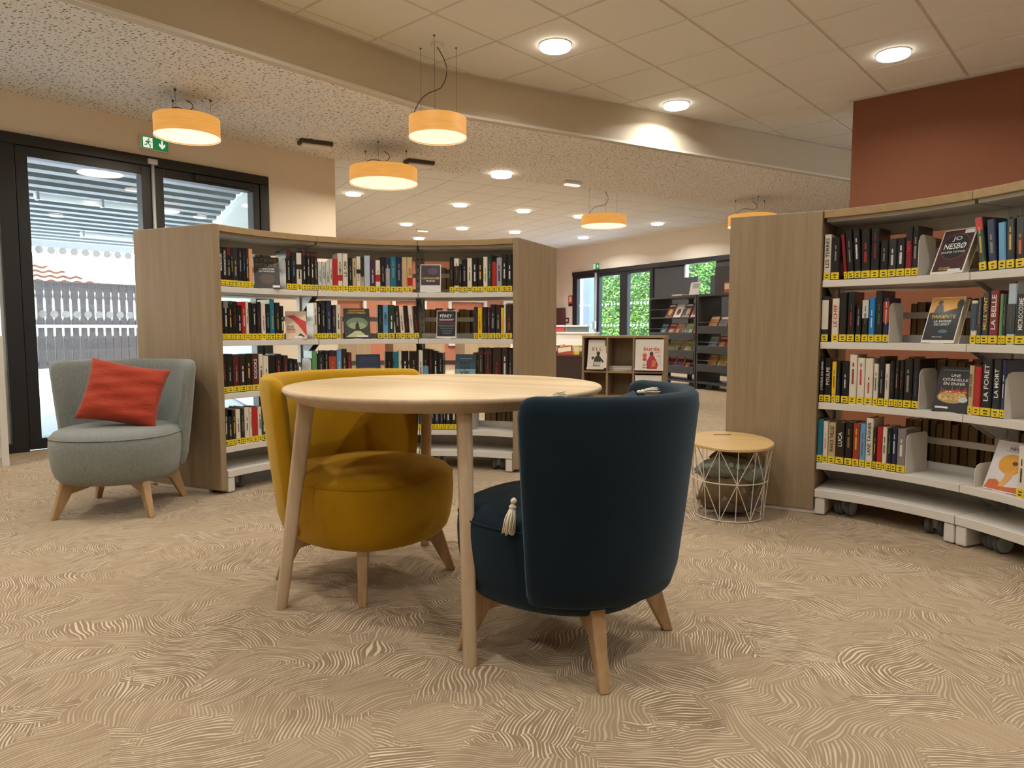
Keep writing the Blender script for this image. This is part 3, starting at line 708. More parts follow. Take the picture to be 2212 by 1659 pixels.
# ------------------------------------------------------------------ curved double-sided bookcases
R1, DEP = 1.222, .62
SHZ = (1.168, .866, .566, .262)
HB = 1.505
CL, CR = (-.516, 3.382), (.797, 2.487)
ANG_L = (154.6, 124.6, 94.6, 64.6)
ANG_R = (53.4, 22.9, -7.4)
def pol(C, r, a, z=0.0): return Vector((C[0] + r * math.cos(R(a)), C[1] + r * math.sin(R(a)), z))
def frame_at(C, a, r=0.0, z=0.0):
    """local x = to the right along the arc, y = outward, z up"""
    return Matrix.Translation(pol(C, r, a, z)) @ Matrix.Rotation(R(a) - PI / 2, 4, 'Z')
def caster_mesh():
    w_ = MB(); w_.mi = 0; w_.lathe([(0, -.013), (.033, -.013), (.037, -.012), (.037, .012), (.033, .013), (0, .013)], 24)
    w_.mi = 1; w_.lathe([(.037, -.0125), (.0425, -.010), (.0425, .010), (.037, .0125)], 24, close=True)
    me = w_.mesh('wheel'); me.transform(Matrix.Rotation(R(90), 4, 'Y')); me.materials.append(RUBBER); me.materials.append(TREAD); me.shade_smooth()
    try: me.set_sharp_from_angle(angle=R(38))
    except Exception: pass
    f_ = MB(); f_.prism([(-.018, .03), (.018, .03), (.024, .062), (.016, .088), (-.016, .088), (-.024, .062)], -.012, .012, Matrix(((0, 0, 1, 0), (1, 0, 0, 0), (0, 1, 0, 0), (0, 0, 0, 1))))
    fm = f_.mesh('fork'); fm.materials.append(CHROME)
    return me, fm
WHEEL_ME, FORK_ME = caster_mesh()
def bookcase(name, lab, C, angs, left='radial'):
    base = pol(C, R1 + .3, (angs[0] + angs[-1]) / 2)
    root = empty(name, base); tag(root, lab, 'bookcase', 'curved oak and white bookcases')
    inv = -base
    def put(mb, nm, m, bevel=0.0, smooth=False, parent=root):
        o = mb.build(nm, m, parent, bevel=bevel, smooth=smooth)
        if parent is root: o.location = inv
        return o
    for side, a in ((-1, angs[0]), (1, angs[-1])):
        M = frame_at(C, a, R1)
        x0, x1 = (-.042, -.001) if side < 0 else (.001, .042)
        if side < 0 and left == 'wedge':
            f0, f1 = at_z(1759, 456.5, HB), at_z(1578, 470, HB)
            rad = Vector((math.cos(R(a)), math.sin(R(a)), 0))
            q = pol(C, R1 - .012, a)
            # splayed end block: narrow front edge, wide oak face turned to the viewer
            poly = [(q.x - .004, q.y), (f0.x, f0.y), (f1.x, f1.y), (f1.x + rad.x * .5, f1.y + rad.y * .5), (q.x + rad.x * DEP, q.y + rad.y * DEP)]
            put(MB().prism(poly, .022, HB), 'end_panel', OAK, .003)
            put(MB().prism([(f0.x + .05, f0.y - .02), (f1.x + .12, f1.y - .055), (f1.x + .2, f1.y + .1), (f0.x + .12, f0.y + .1)], 0.0, .024), 'foot', WHITE, .004)
            continue
        put(MB().box(x0, x1, -.012, DEP + .02, .022, HB, M), 'end_panel', OAK, .004)
        put(MB().box(x0 + .004, x1 - .004, .1, DEP - .1, 0, .024, M), 'foot', WHITE, .004)
    for k in range(len(angs) - 1):
        a0, a1 = angs[k] - .05, angs[k + 1] + .05
        put(MB().arc(C, R1 - .008, R1 + DEP, a0, a1, HB - .036, HB, 10), 'top_board', OAKX, .002)
        put(MB().arc(C, R1 + .02, R1 + .29, a0 - .3, a1 + .3, HB - .052, HB - .0365, 10), 'canopy_panel', POST)
        put(MB().arc(C, R1 + .275, R1 + .29, a0 - .3, a1 + .3, HB - .11, HB - .052, 10), 'back_rail', WHITE)
        for z in SHZ:
            sh = MB(); sh.arc(C, R1, R1 + .25, a0 - .04, a1 + .04, z - .033, z, 10); sh.arc(C, R1 + .247, R1 + .25, a0 - .3, a1 + .3, z, z + .035, 10)
            put(sh, 'shelf', WHITE, .002)
            put(MB().arc(C, R1 + DEP - .25, R1 + DEP, a0 - .04, a1 + .04, z - .033, z, 10), 'shelf', WHITE)
            put(MB().arc(C, R1 + .29, R1 + .31, a0 - .3, a1 + .3, z + .115, z + .145, 8), 'back_rail', WHITE)
        put(MB().arc(C, R1 - .02, R1 + DEP, a0 - .04, a1 + .04, .09, .131, 10), 'base_shelf', WHITE, .003)
        put(MB().arc(C, R1 + .285, R1 + .30, a0 - .3, a1 + .3, .131, .235, 8), 'base_back', POST)
        for a, sgn in ((a0, 1), (a1, -1)):
            M = frame_at(C, a, R1); x0, x1 = (.002, .05) if sgn > 0 else (-.05, -.002)
            put(MB().box(x0, x1, -.016, .24, .004, .089, M), 'foot', WHITE, .008)
        dA = (a0 - a1)
        for f_ in (.19, .80):
            ca = a0 - dA * f_
            cr = empty('caster'); cr.parent = root
            cr.matrix_local = Matrix.Translation(inv) @ frame_at(C, ca, R1 + .075, 0) @ Matrix.Rotation(R(-12 if f_ < .5 else 8), 4, 'Z')
            for sx in (-.027, .027): inst('wheel', WHEEL_ME, cr, (sx, 0, .043))
            inst('fork', FORK_ME, cr)
    for k, a in enumerate(angs):
        M = frame_at(C, a, R1)
        lo, hi = (-.03, .03)
        if k == 0: lo, hi = .0, .03
        if k == len(angs) - 1: lo, hi = -.03, .0
        po = MB(); po.box(lo, hi, .27, .33, .13, HB - .04, M)
        po.mi = 1
        z = .2
        while z < HB - .1:
            for x in (-.014, .014):
                if lo < x < hi: po.box(x - .0025, x + .0025, .2685, .271, z, z + .016, M)
            z += .05
        put(po, 'upright', [POST, INK])
        for z in SHZ:
            for x in (-.02, .017):
                if not (lo - .001 <= x <= hi): continue
                Mp = M @ Matrix(((0, 0, 1, x), (1, 0, 0, 0), (0, 1, 0, 0), (0, 0, 0, 1)))
                put(MB().prism([(.05, z - .034), (.27, z - .034), (.27, z - .12), (.23, z - .12)], 0, .003, Mp), 'bracket', POST)
    return root
bookcase('curved_bookcase', 'curved oak bookcase with white shelves standing behind the round table', CL, ANG_L)
bookcase('curved_bookcase', 'curved oak bookcase cut off by the right picture edge', CR, ANG_R, 'wedge')

# ------------------------------------------------------------------ books
COLS = {'k': ('black', (24, 24, 26)), 'K': ('charcoal', (44, 46, 50)), 'b': ('navy', (28, 38, 70)), 'c': ('cream', (222, 212, 194)), 'r': ('red', (178, 36, 34)), 't': ('teal', (20, 112, 132)),
        'g': ('dark green', (36, 60, 48)), 'G': ('green', (92, 148, 92)), 'w': ('grey white', (200, 200, 196)), 'y': ('yellow', (228, 182, 32)), 'p': ('purple', (78, 34, 70)), 'm': ('maroon', (84, 30, 30)),
        'n': ('tan', (196, 170, 126)), 'l': ('light blue', (100, 156, 196)), 'd': ('dark brown', (46, 32, 27)), 'e': ('grey', (128, 120, 118)), 's': ('peach', (224, 160, 112)), 'B': ('bright blue', (28, 122, 190)),
        'P': ('pink', (226, 166, 156)), 'R': ('dark red', (128, 24, 36)), 'L': ('lavender grey', (158, 156, 176)), 'o': ('rust brown', (158, 62, 36)), 'W': ('silver', (176, 192, 202))}
TC = {'w': plain('ink_white', rgb(226, 224, 218), .5), 'r': plain('ink_red', rgb(186, 44, 36), .5), 'k': INK, 'y': plain('ink_yellow', rgb(222, 184, 70), .5), 'b': plain('ink_blue', rgb(60, 110, 160), .5), 'o': plain('ink_orange', rgb(222, 110, 40), .5), 'p': plain('ink_pink', rgb(214, 60, 90), .5), 'g': plain('ink_green', rgb(90, 150, 100), .5)}
TCD = {'w': plain('ink_grey', rgb(150, 146, 138), .5), 'r': plain('ink_dull_red', rgb(132, 38, 32), .5), 'k': plain('ink_dark', rgb(84, 76, 68), .5), 'y': plain('ink_ochre', rgb(150, 120, 52), .5), 'b': plain('ink_dull_blue', rgb(50, 84, 118), .5), 'o': plain('ink_dull_orange', rgb(160, 84, 40), .5), 'p': plain('ink_dull_pink', rgb(150, 50, 70), .5), 'g': plain('ink_dull_green', rgb(66, 104, 72), .5)}
ORD = 'zeroth first second third fourth fifth sixth seventh eighth ninth tenth eleventh twelfth thirteenth fourteenth fifteenth sixteenth seventeenth eighteenth nineteenth'.split()
TENS = {2: ('twentieth', 'twenty'), 3: ('thirtieth', 'thirty'), 4: ('fortieth', 'forty')}
def ordinal(n): return ORD[n] if n < 20 else (TENS[n // 10][0] if n % 10 == 0 else TENS[n // 10][1] + '-' + ORD[n % 10])
def th_px(C, u, v, r):
    d = ray(u, v); k = math.hypot(d.x, d.y); dx, dy = d.x / k, d.y / k
    b_ = -(C[0] * dx + C[1] * dy); c_ = C[0] ** 2 + C[1] ** 2 - r * r
    t = -b_ + math.sqrt(max(0, b_ * b_ - c_))
    return math.degrees(math.atan2(dy * t - C[1], dx * t - C[0])), (dx * t, dy * t)
rnd = random.Random(21)
def book_mesh(w_, h_, d_):
    t = .0025; x = w_ / 2; c_ = min(.004, w_ * .25)
    m = MB(); m.prism([(-x, d_), (-x, c_), (-x + c_, 0), (x - c_, 0), (x, c_), (x, d_), (x - t, d_), (x - t, c_ + t), (-x + t, c_ + t), (-x + t, d_)], 0, h_)
    return m
def add_book(C, a, z, w_, h_, key, lab, group, title=None, tcol='w', lean=0.0, d_=None, sticker=True, band=None, inset=.013, rear=False, pages=None):
    d_ = d_ or rnd.uniform(.125, .15)
    col = COLS[key][1]
    o = book_mesh(w_, h_, d_).build('book', bookmat(col)); tag(o, lab, 'book', group)
    if rear: M = Matrix.Translation(pol(C, R1 + DEP - inset, a, z)) @ Matrix.Rotation(R(a) + PI / 2, 4, 'Z')
    else: M = frame_at(C, a, R1 + inset, z)
    o.matrix_world = M @ Matrix.Translation((0, 0, abs(math.sin(lean)) * w_ / 2)) @ Matrix.Rotation(lean, 4, 'Y')
    pg = MB().box(-w_ / 2 + .0026, w_ / 2 - .0026, .0066, d_ - .004, .003, h_ - .003).build('page_block', pages or PAGES, o)
    if rear: return o
    if sticker:
        st = MB(); st.box(-w_ / 2 + .0004, w_ / 2 - .0004, -.0007, .004, .004, .037)
        st.mi = 1
        k = w_ * .25
        for q in range(2):
            zz = .010 + q * .012; st.box(-k * rnd.uniform(.5, 1.1), k * rnd.uniform(.5, 1.1), -.001, -.0006, zz, zz + .005)
        st.build('spine_sticker', [STICKER, INK], o)
    z0 = .044
    if band:
        bcol, f0, f1 = band
        bb = MB().box(-w_ / 2 + .0003, w_ / 2 - .0003, -.0006, .004, z0 + (h_ - z0) * f0, z0 + (h_ - z0) * f1 - .0005).build('spine_band', bookmat(COLS[bcol][1]), o)
    tm = TC[tcol]
    if title:
        ln = (h_ - z0) * .8; hh = min(w_ * .5, .02)
        nlen = min(ln, len(title) * hh * .95)
        put_text('spine_title', title, tm, o, (0, -.0012, z0 + (h_ - z0) * .5), nlen, hh, vertical=True)
    elif title is None:
        tm = TCD[tcol] if rnd.random() < .55 else tm
        tb = MB(); f0 = rnd.uniform(.06, .3); f1 = f0 + rnd.uniform(.25, .42); bwid = w_ * rnd.uniform(.07, .15)
        for (p0, p1, xo, bw_) in ((f0, f1, 0, bwid), (min(f1 + .06, .85), min(f1 + rnd.uniform(.14, .26), .95), 0, bwid * .7)):
            # broken strokes, like lettering too small to read
            zz = z0 + (h_ - z0) * p0; ze = z0 + (h_ - z0) * p1
            while zz < ze:
                dz = rnd.uniform(.0016, .0055); tb.box(xo - bw_, xo + bw_, -.001, -.0003, zz, min(ze, zz + dz)); zz += dz + .0009
        tb.build('spine_title', tm, o)
    return o
RB_ = {}
CROPS = {'A': (460, 500, 5.924), 'B': (780, 500, 5.926), 'C': (460, 730, 4.741), 'D': (450, 480, 2.9105), 'E': (880, 820, 6.91), '5': (1750, 400, 4.788), '6': (1750, 680, 4.788), '7': (1730, 880, 4.589)}
def row(C, shelf, crop, vb, items, who, count0=0, R0=R1 + .013):
    """items: x0, x1, top, colour, [title, titlecolour, lean, band] in crop pixels; vb = crop y of the shelf line"""
    ox, oy, sc_ = CROPS[crop]; z = SHZ[shelf]; n = count0
    for it in items:
        x0, x1, top, key = it[:4]; opt = it[4] if len(it) > 4 else {}
        u0, u1, v = ox + x0 / sc_, ox + x1 / sc_, oy + vb / sc_
        a0, p0 = th_px(C, u0, v, R0); a1, p1 = th_px(C, u1, v, R0)
        w_ = max(.008, math.hypot(p0[0] - p1[0], p0[1] - p1[1]) * .965); a = (a0 + a1) / 2
        if top is None: h_ = rnd.uniform(.185, .205)
        else: h_ = z_at((u0 + u1) / 2, oy + top / sc_, ((p0[0] + p1[0]) / 2, (p0[1] + p1[1]) / 2)) - z
        h_ = max(.14, min(.262, h_)); n += 1
        nm = COLS[key][0]; size = 'tall ' if h_ > .235 else ('short ' if h_ < .178 else '')
        lab = '%s%s book, %s spine from left on the %s shelf, %s bookcase' % (size, nm, ordinal(n), ('top', 'second', 'third', 'bottom')[shelf], who)
        add_book(C, a, z + .0005, w_, h_, key, lab, 'books on the %s bookcase' % who, opt.get('t'), opt.get('c', 'w'), R(opt.get('lean', 0)), band=opt.get('band'))
    return n
n = row(CL, 0, 'A', 720, [(88, 135, 190, 'k', {'t': 'MACROUIN'}), (135, 185, 200, 'k', {'t': 'PROFANATION'}), (185, 240, 205, 'k', {'band': ('m', .75, 1)}), (240, 265, 212, 'k', {'c': 'y'}), (265, 330, 210, 'K'), (330, 390, 212, 'k'), (390, 430, 215, 'k', {'c': 'b'}), (430, 470, 218, 'd', {'c': 'y'}), (470, 520, 224, 's', {'c': 'k', 't': ''}),
    (945, 1005, 235, 'k', {'c': 'w', 'band': ('m', .8, 1)}), (1007, 1075, 268, 'k', {'c': 'b'}), (1077, 1144, 275, 'c', {'c': 'k', 'band': ('d', .45, .62)}), (1146, 1203, 252, 'k', {'band': ('m', .86, .96)}), (1205, 1256, 260, 'k', {'band': ('m', .86, .96)}), (1258, 1300, 262, 'd', {'band': ('m', .86, .96)}), (1302, 1346, 264, 'd', {'band': ('m', .86, .96)}),
    (1350, 1398, 388, 'w', {'c': 'k'}), (1400, 1448, 388, 'w', {'c': 'k'}), (1450, 1498, 390, 'w', {'c': 'k'}), (1500, 1535, 392, 'c', {'c': 'k'}), (1537, 1600, 345, 'r', {'c': 'w', 't': ''}), (1602, 1662, 280, 'c', {'t': 'COMPLOT', 'c': 'k', 'band': ('r', .12, .3)}), (1664, 1732, 284, 'c', {'t': 'LE CRI', 'c': 'k'}), (1736, 1788, 338, 'k'), (1790, 1840, 345, 'n', {'c': 'k'}), (1842, 1895, 320, 'c', {'c': 'k', 'band': ('d', .4, .55)}), (1897, 1936, 325, 'n', {'c': 'k', 'band': ('d', .3, 1)})], 'left')
n = row(CL, 0, 'B', 770, [(45, 120, 310, 'W', {'c': 'k', 't': ''}), (121, 185, 368, 'p'), (188, 250, 368, 'c', {'c': 'r', 'band': ('r', .15, .42)}), (252, 315, 330, 'k'), (317, 375, 330, 'L', {'c': 'y', 'band': ('b', .6, 1)}), (378, 450, 325, 't', {'c': 'w'}), (452, 525, 328, 'b'), (527, 590, 330, 'n', {'t': '', 'c': 'k'}), (592, 660, 330, 'n', {'t': 'DOA', 'c': 'r', 'band': ('r', 0, .28)}),
    (1132, 1188, 332, 'k', {'c': 'r'}), (1190, 1254, 345, 'c', {'c': 'k', 'band': ('d', 0, .72)}), (1256, 1290, 420, 'k'), (1291, 1356, 360, 'k', {'c': 'w'}), (1358, 1420, 342, 'c', {'c': 'k'}), (1422, 1490, 336, 'k'), (1491, 1560, 334, 'k', {'c': 'y'}), (1562, 1618, 325, 'c', {'c': 'k'}), (1620, 1672, 300, 'g'), (1674, 1730, 390, 'r', {'t': ''}), (1732, 1801, 335, 'L', {'c': 'k'}), (1803, 1865, 296, 'k'), (1866, 1935, 292, 'k')], 'left', n)
n = row(CL, 1, 'A', 1390, [(116, 145, 895, 'd', {'c': 'r'}), (146, 205, 890, 'k', {'band': ('e', .78, 1)}), (206, 262, 890, 'k', {'c': 'y', 'band': ('g', .9, 1)}), (263, 322, 895, 'k', {'c': 'r'}), (323, 378, 905, 'k', {'band': ('r', .9, 1)}), (379, 432, 900, 'r'), (433, 470, 898, 'c', {'c': 'b'}), (471, 509, 910, 'k', {'t': ''}), (510, 568, 922, 'k'), (570, 626, 900, 'k', {'c': 'r'}), (628, 685, 915, 'c', {'c': 'k'}), (687, 735, 930, 'k'), (737, 800, 870, 't', {'c': 'w'}), (805, 870, 912, 'k', {'c': 'y'}), (871, 914, 955, 'k', {'c': 'w'}),
    (1298, 1342, 912, 'c', {'c': 'k'}), (1344, 1386, 930, 'k'), (1388, 1452, 885, 'k', {'c': 'w'}), (1454, 1527, 885, 'b', {'c': 'w'}), (1530, 1580, 942, 'k'), (1582, 1642, 938, 'c', {'c': 'k'})], 'left')
n = row(CL, 1, 'B', 1375, [(218, 280, 940, 'k', {'c': 'g'}), (282, 350, 940, 'l', {'t': 'COSMO', 'c': 'k'}), (352, 432, 940, 'g'), (447, 512, 950, 'd', {'c': 'w', 'lean': -3}), (514, 566, 970, 'c', {'c': 'k', 'lean': -4}), (568, 628, 950, 'k', {'c': 'r', 'lean': -4}), (630, 682, 952, 'c', {'c': 'k', 'lean': -4}), (684, 746, 955, 'k', {'c': 'r', 'lean': -3}),
    (1442, 1490, 965, 'K', {'t': ''}), (1492, 1549, 972, 'y', {'c': 'o'}), (1551, 1613, 968, 'k', {'c': 'g'}), (1616, 1650, 972, 'p'), (1652, 1722, 935, 'k'), (1724, 1785, 940, 'd', {'c': 'w'}), (1787, 1826, 976, 'y', {'c': 'o'}), (1827, 1850, 930, 'c', {'t': '', 'c': 'k'}), (1852, 1935, 935, 'd', {'c': 'o'})], 'left', n)
n = row(CL, 2, 'C', 570, [(108, 150, 168, 'k', {'c': 'o'}), (151, 214, 165, 'k'), (216, 280, 190, 'm'), (282, 345, 190, 'd'), (347, 405, 170, 'k', {'c': 'y'}), (407, 478, 165, 'm', {'t': 'KODOKS', 'c': 'w'}), (479, 523, 165, 'c', {'c': 'k'}), (525, 580, 185, 'c', {'c': 'k'}), (582, 650, 180, 'k', {'t': ''}), (652, 712, 165, 'k', {'c': 'r'}), (730, 780, 180, 'd', {'c': 'p'}), (782, 830, 212, 'k'), (832, 876, 220, 'k', {'c': 'w'}),
    (1022, 1076, 135, 'G', {'t': '', 'c': 'k'}), (1078, 1150, 165, 'k', {'c': 'w'}), (1151, 1190, 132, 'k', {'c': 'w'}), (1192, 1272, 130, 'd', {'c': 'o', 'band': ('o', .3, .8)}), (1275, 1326, 130, 'l', {'c': 'w'}), (1328, 1380, 112, 'd'), (1382, 1428, 150, 'm', {'c': 'r'})], 'left')
n = row(CL, 2, 'D', 1065, [(1115, 1165, 815, 'k', {'c': 'r'}), (1168, 1198, 815, 't', {'t': ''}), (1200, 1215, 806, 'c', {'t': '', 'c': 'k'}), (1216, 1262, 810, 'k'), (1264, 1322, 812, 'k', {'c': 'y'}), (1324, 1351, 805, 'c', {'c': 'k'}), (1352, 1385, 795, 'k', {'band': ('l', 0, .4)}), (1386, 1415, 800, 'k', {'c': 'r'}), (1416, 1445, 810, 'k'), (1446, 1476, 822, 'k', {'c': 'w'}),
    (1697, 1731, 790, 'd', {'band': ('m', .8, .9)}), (1733, 1783, 792, 'd', {'c': 'r', 'band': ('m', .8, .9)}), (1785, 1841, 790, 'd', {'c': 'r'}), (1843, 1884, 792, 'd'), (1885, 1912, 800, 'k')], 'left', n)
n = row(CL, 3, 'C', 1100, [(122, 166, 745, 'k'), (167, 205, 805, 'k'), (207, 242, 740, 'k', {'c': 'y'}), (244, 292, 730, 'c', {'c': 'k'}), (294, 332, 726, 'k'), (334, 381, 710, 'c', {'c': 'k'}), (383, 411, 712, 'c', {'c': 'k'}), (412, 467, 712, 'r', {'t': ''}), (469, 508, 705, 'c', {'c': 'k'}), (510, 548, 712, 'g')], 'left')
n = row(CL, 3, 'E', 750, [(130, 178, None, 'l', {'t': ''}), (182, 271, None, 'g', {'c': 'w'}), (276, 353, None, 'r', {'c': 'w'}), (358, 402, None, 'k'), (404, 480, None, 'b'), (482, 543, None, 'k'), (545, 570, None, 'k'), (572, 650, None, 'k', {'c': 'w'}), (652, 740, None, 'd'), (742, 828, None, 'm'), (830, 878, None, 'k', {'c': 'w'}), (880, 952, None, 'P', {'c': 'k'})], 'left', n)
n = row(CR, 0, '5', 960, [(135, 208, 512, 'c', {'c': 'k', 't': 'LES TERRES'}), (212, 298, 540, 'k'), (352, 386, 510, 'R', {'lean': -6, 'c': 'p'}), (388, 455, 462, 'k', {'lean': -5}), (458, 524, 456, 'k', {'lean': -4}), (527, 618, 456, 'k', {'c': 'r', 'lean': -2}), (621, 709, 446, 'k', {'c': 'r', 'lean': -1}), (714, 796, 572, 'k'), (798, 882, 556, 'K'), (884, 970, 546, 'k'), (974, 1040, 430, 'R', {'t': 'TATE', 'c': 'p', 'band': ('k', .55, 1)}), (1042, 1108, 428, 'k', {'c': 'w'})], 'right')
n = row(CR, 0, '5', 880, [(1750, 1825, 325, 'g', {'lean': -8, 'c': 'y', 'band': ('r', .7, 1)}), (1845, 1932, 350, 'b', {'lean': -6}), (1945, 2020, 385, 'l', {'lean': -4, 't': '', 'c': 'w'}), (2028, 2108, 350, 'K', {'lean': -3, 'c': 'y'}), (2122, 2215, 325, 'k', {'lean': -3, 'c': 'o'})], 'right', n)
n = row(CR, 1, '6', 285, [(110, 180, -190, 'b', {'band': ('c', .1, .9), 'c': 'k', 't': ''}), (214, 288, -168, 'c', {'c': 'r', 't': 'LE CHEF'}), (296, 368, -228, 'k', {'t': ''}), (374, 452, -236, 'k', {'c': 'r'}), (462, 518, -98, 'k', {'c': 'w'}), (526, 592, -152, 'k', {'band': ('w', .45, 1), 'c': 'k'}), (594, 658, -174, 'B', {'c': 'w'}), (660, 738, -248, 'k', {'c': 'g'}), (742, 806, -174, 'b', {'band': ('o', .3, .9)})], 'right')
n = row(CR, 1, '6', 300, [(1646, 1708, -145, 'c', {'c': 'b', 'band': ('b', .1, .92)}), (1716, 1756, -180, 'K'), (1760, 1832, -225, 'K', {'t': 'MILLE VENT', 'c': 'y'}), (1835, 1930, -250, 'R', {'t': 'LA BELLE', 'c': 'w'}), (1938, 1972, -215, 'G', {'t': ''}), (1974, 2010, -210, 'K'), (2016, 2106, -320, 'W', {'c': 'k', 'band': ('K', 0, .6)}), (2112, 2215, -215, 'K', {'t': 'MICROCOSME'})], 'right', n)
n = row(CR, 2, '6', 930, [(88, 134, 448, 'k', {'t': "L'ODEUR DU SANG"}), (138, 208, 452, 'k', {'t': 'POULPE'}), (216, 258, 485, 'n', {'c': 'k', 'band': ('y', .0, 1)}), (260, 302, 487, 'k', {'c': 'b'}), (314, 388, 492, 'k'), (392, 470, 412, 'c', {'c': 'r'}), (474, 550, 446, 'c', {'c': 'r'}), (554, 636, 450, 'c', {'c': 'r'}), (644, 692, 508, 'c', {'c': 'k'}), (696, 756, 432, 'k'), (760, 806, 508, 'c', {'c': 'k'}), (810, 858, 480, 'k', {'c': 'g'}), (862, 906, 472, 'k'), (909, 952, 476, 'k', {'c': 'r'}), (957, 1042, 458, 'k'), (1046, 1114, 460, 'k', {'c': 'b'})], 'right')
n = row(CR, 2, '6', 1030, [(1622, 1672, 525, 'n', {'t': 'DARK TIGER', 'c': 'k'}), (1674, 1748, 540, 'r', {'t': ''}), (1752, 1862, 460, 'k', {'t': 'LA FORET'}), (1868, 1956, 462, 'k', {'t': 'LA MORT'}), (1958, 2004, 470, 'b')], 'right', n)
n = row(CR, 3, '7', 560, [(150, 206, 118, 't', {'t': 'BEL AIR', 'c': 'b'}), (209, 258, 138, 'c', {'c': 'p'}), (262, 334, 150, 'n', {'t': 'FRANCK THILLIEZ', 'c': 'k'}), (338, 420, 152, 'd', {'t': 'LUCA', 'c': 'w'}), (426, 502, 148, 'k', {'c': 'y'}), (505, 570, 160, 'o', {'c': 'y'}), (573, 628, 162, 'l', {'c': 'r'}), (632, 702, 108, 'c', {'t': 'LANE TAGNER', 'c': 'k'}), (708, 740, 205, 'k', {'c': 'y'}), (742, 794, 195, 'r', {'t': ''}), (797, 842, 197, 'c', {'c': 'k'}), (845, 890, 210, 'k', {'c': 'g'}), (892, 940, 214, 'b'), (944, 1030, 215, 'e')], 'right')
n = row(CR, 3, '7', 830, [(2132, 2215, 380, 'c', {'c': 'k'})], 'right', n)
# books on the far side of the cases: only their fore edges show
def rear_row(C, shelf, a0, a1, who, place, seed):
    rr = random.Random(seed); a = a0; z = SHZ[shelf]
    while a > a1:
        w_ = rr.uniform(.034, .052); da = math.degrees(w_ / (R1 + DEP))
        lab = 'far side book showing brown page edges through the %s of the %s bookcase' % (place, who)
        add_book(C, a - da / 2, z + .0005, w_ * .95, rr.uniform(.19, .22), rr.choice('kdkm'), lab, 'far side books, %s, %s bookcase' % (place, who), d_=rr.uniform(.13, .16), rear=True, inset=.012, pages=PAGES_OLD)
        a -= da
rear_row(CL, 0, 91, 84, 'left', 'top shelf', 1); rear_row(CL, 1, 95, 76, 'left', 'second shelf', 3); rear_row(CL, 2, 82, 68, 'left', 'third shelf', 4); rear_row(CL, 3, 79, 67, 'left', 'bottom shelf', 5)
rear_row(CR, 0, 40, 31, 'right', 'top shelf', 6); rear_row(CR, 1, 42, 22, 'right', 'second shelf', 7); rear_row(CR, 2, 42, 22, 'right', 'third shelf', 8); rear_row(CR, 3, 42, 12, 'right', 'bottom shelf', 9)

# bookends
def bookend(C, shelf, px, lab, hh=.185, dd=.15, off=0.0):
    z = SHZ[shelf]; a, p_ = th_px(C, px[0], px[1], R1 + .02)
    r = empty('bookend'); tag(r, lab, 'bookend', 'white metal bookends'); r.matrix_world = frame_at(C, a, R1 + .015 + off, z + .0006)
    pts = [(0, 0), (dd, 0), (dd, hh - .025), (dd - .008, hh - .008), (dd - .025, hh), (.03, hh), (.010, hh - .008), (0, hh - .03)]
    Mp = Matrix(((0, 0, 1, 0), (1, 0, 0, 0), (0, 1, 0, 0), (0, 0, 0, 1)))
    MB().prism(pts, 0, .0022, Mp).build('upright_plate', WHITE, r)
    MB().box(-.07, .0, .02, dd - .02, 0, .0012).build('foot_plate', WHITE, r)
def P5(k, x, y): ox, oy, s_ = CROPS[k]; return (ox + x / s_, oy + y / s_)
bookend(CL, 0, P5('A', 928, 745), 'white metal bookend right of the leaning brown cover, top shelf, left bookcase', .19)
bookend(CL, 1, P5('A', 1285, 1375), 'white metal bookend right of the red flame cover, second shelf, left bookcase', .10)
bookend(CL, 1, P5('A', 1650, 1375), 'grey bookend beside the green cover on the second shelf, left bookcase', .15)
bookend(CL, 2, P5('C', 1005, 560), 'white metal bookend before the green spine, third shelf, left bookcase', .18)
bookend(CL, 2, P5('C', 884, 560), 'white metal bookend after the small black books, third shelf, left bookcase', .16)
bookend(CL, 3, P5('E', 957, 748), 'white metal bookend beside the pink book under the table top', .185, .2)
bookend(CR, 0, P5('5', 1114, 930), 'white metal bookend beside the pink book, top shelf, right bookcase', .185)
bookend(CR, 1, P5('6', 812, 275), 'white metal bookend beside the navy and orange book, second shelf', .185)
bookend(CR, 2, P5('6', 1120, 962), 'white metal bookend right of the black books, third shelf, right bookcase', .185)
bookend(CR, 2, P5('6', 2010, 1065), 'white metal bookend nearest the right picture edge, third shelf', .19)
bookend(CR, 3, P5('7', 1036, 638), 'white metal bookend beside the grey book, bottom shelf, right bookcase', .185, .2)
bookend(CR, 3, P5('7', 1725, 740), 'low white metal bookend alone beside the orange sun cover, bottom shelf', .10, .2)

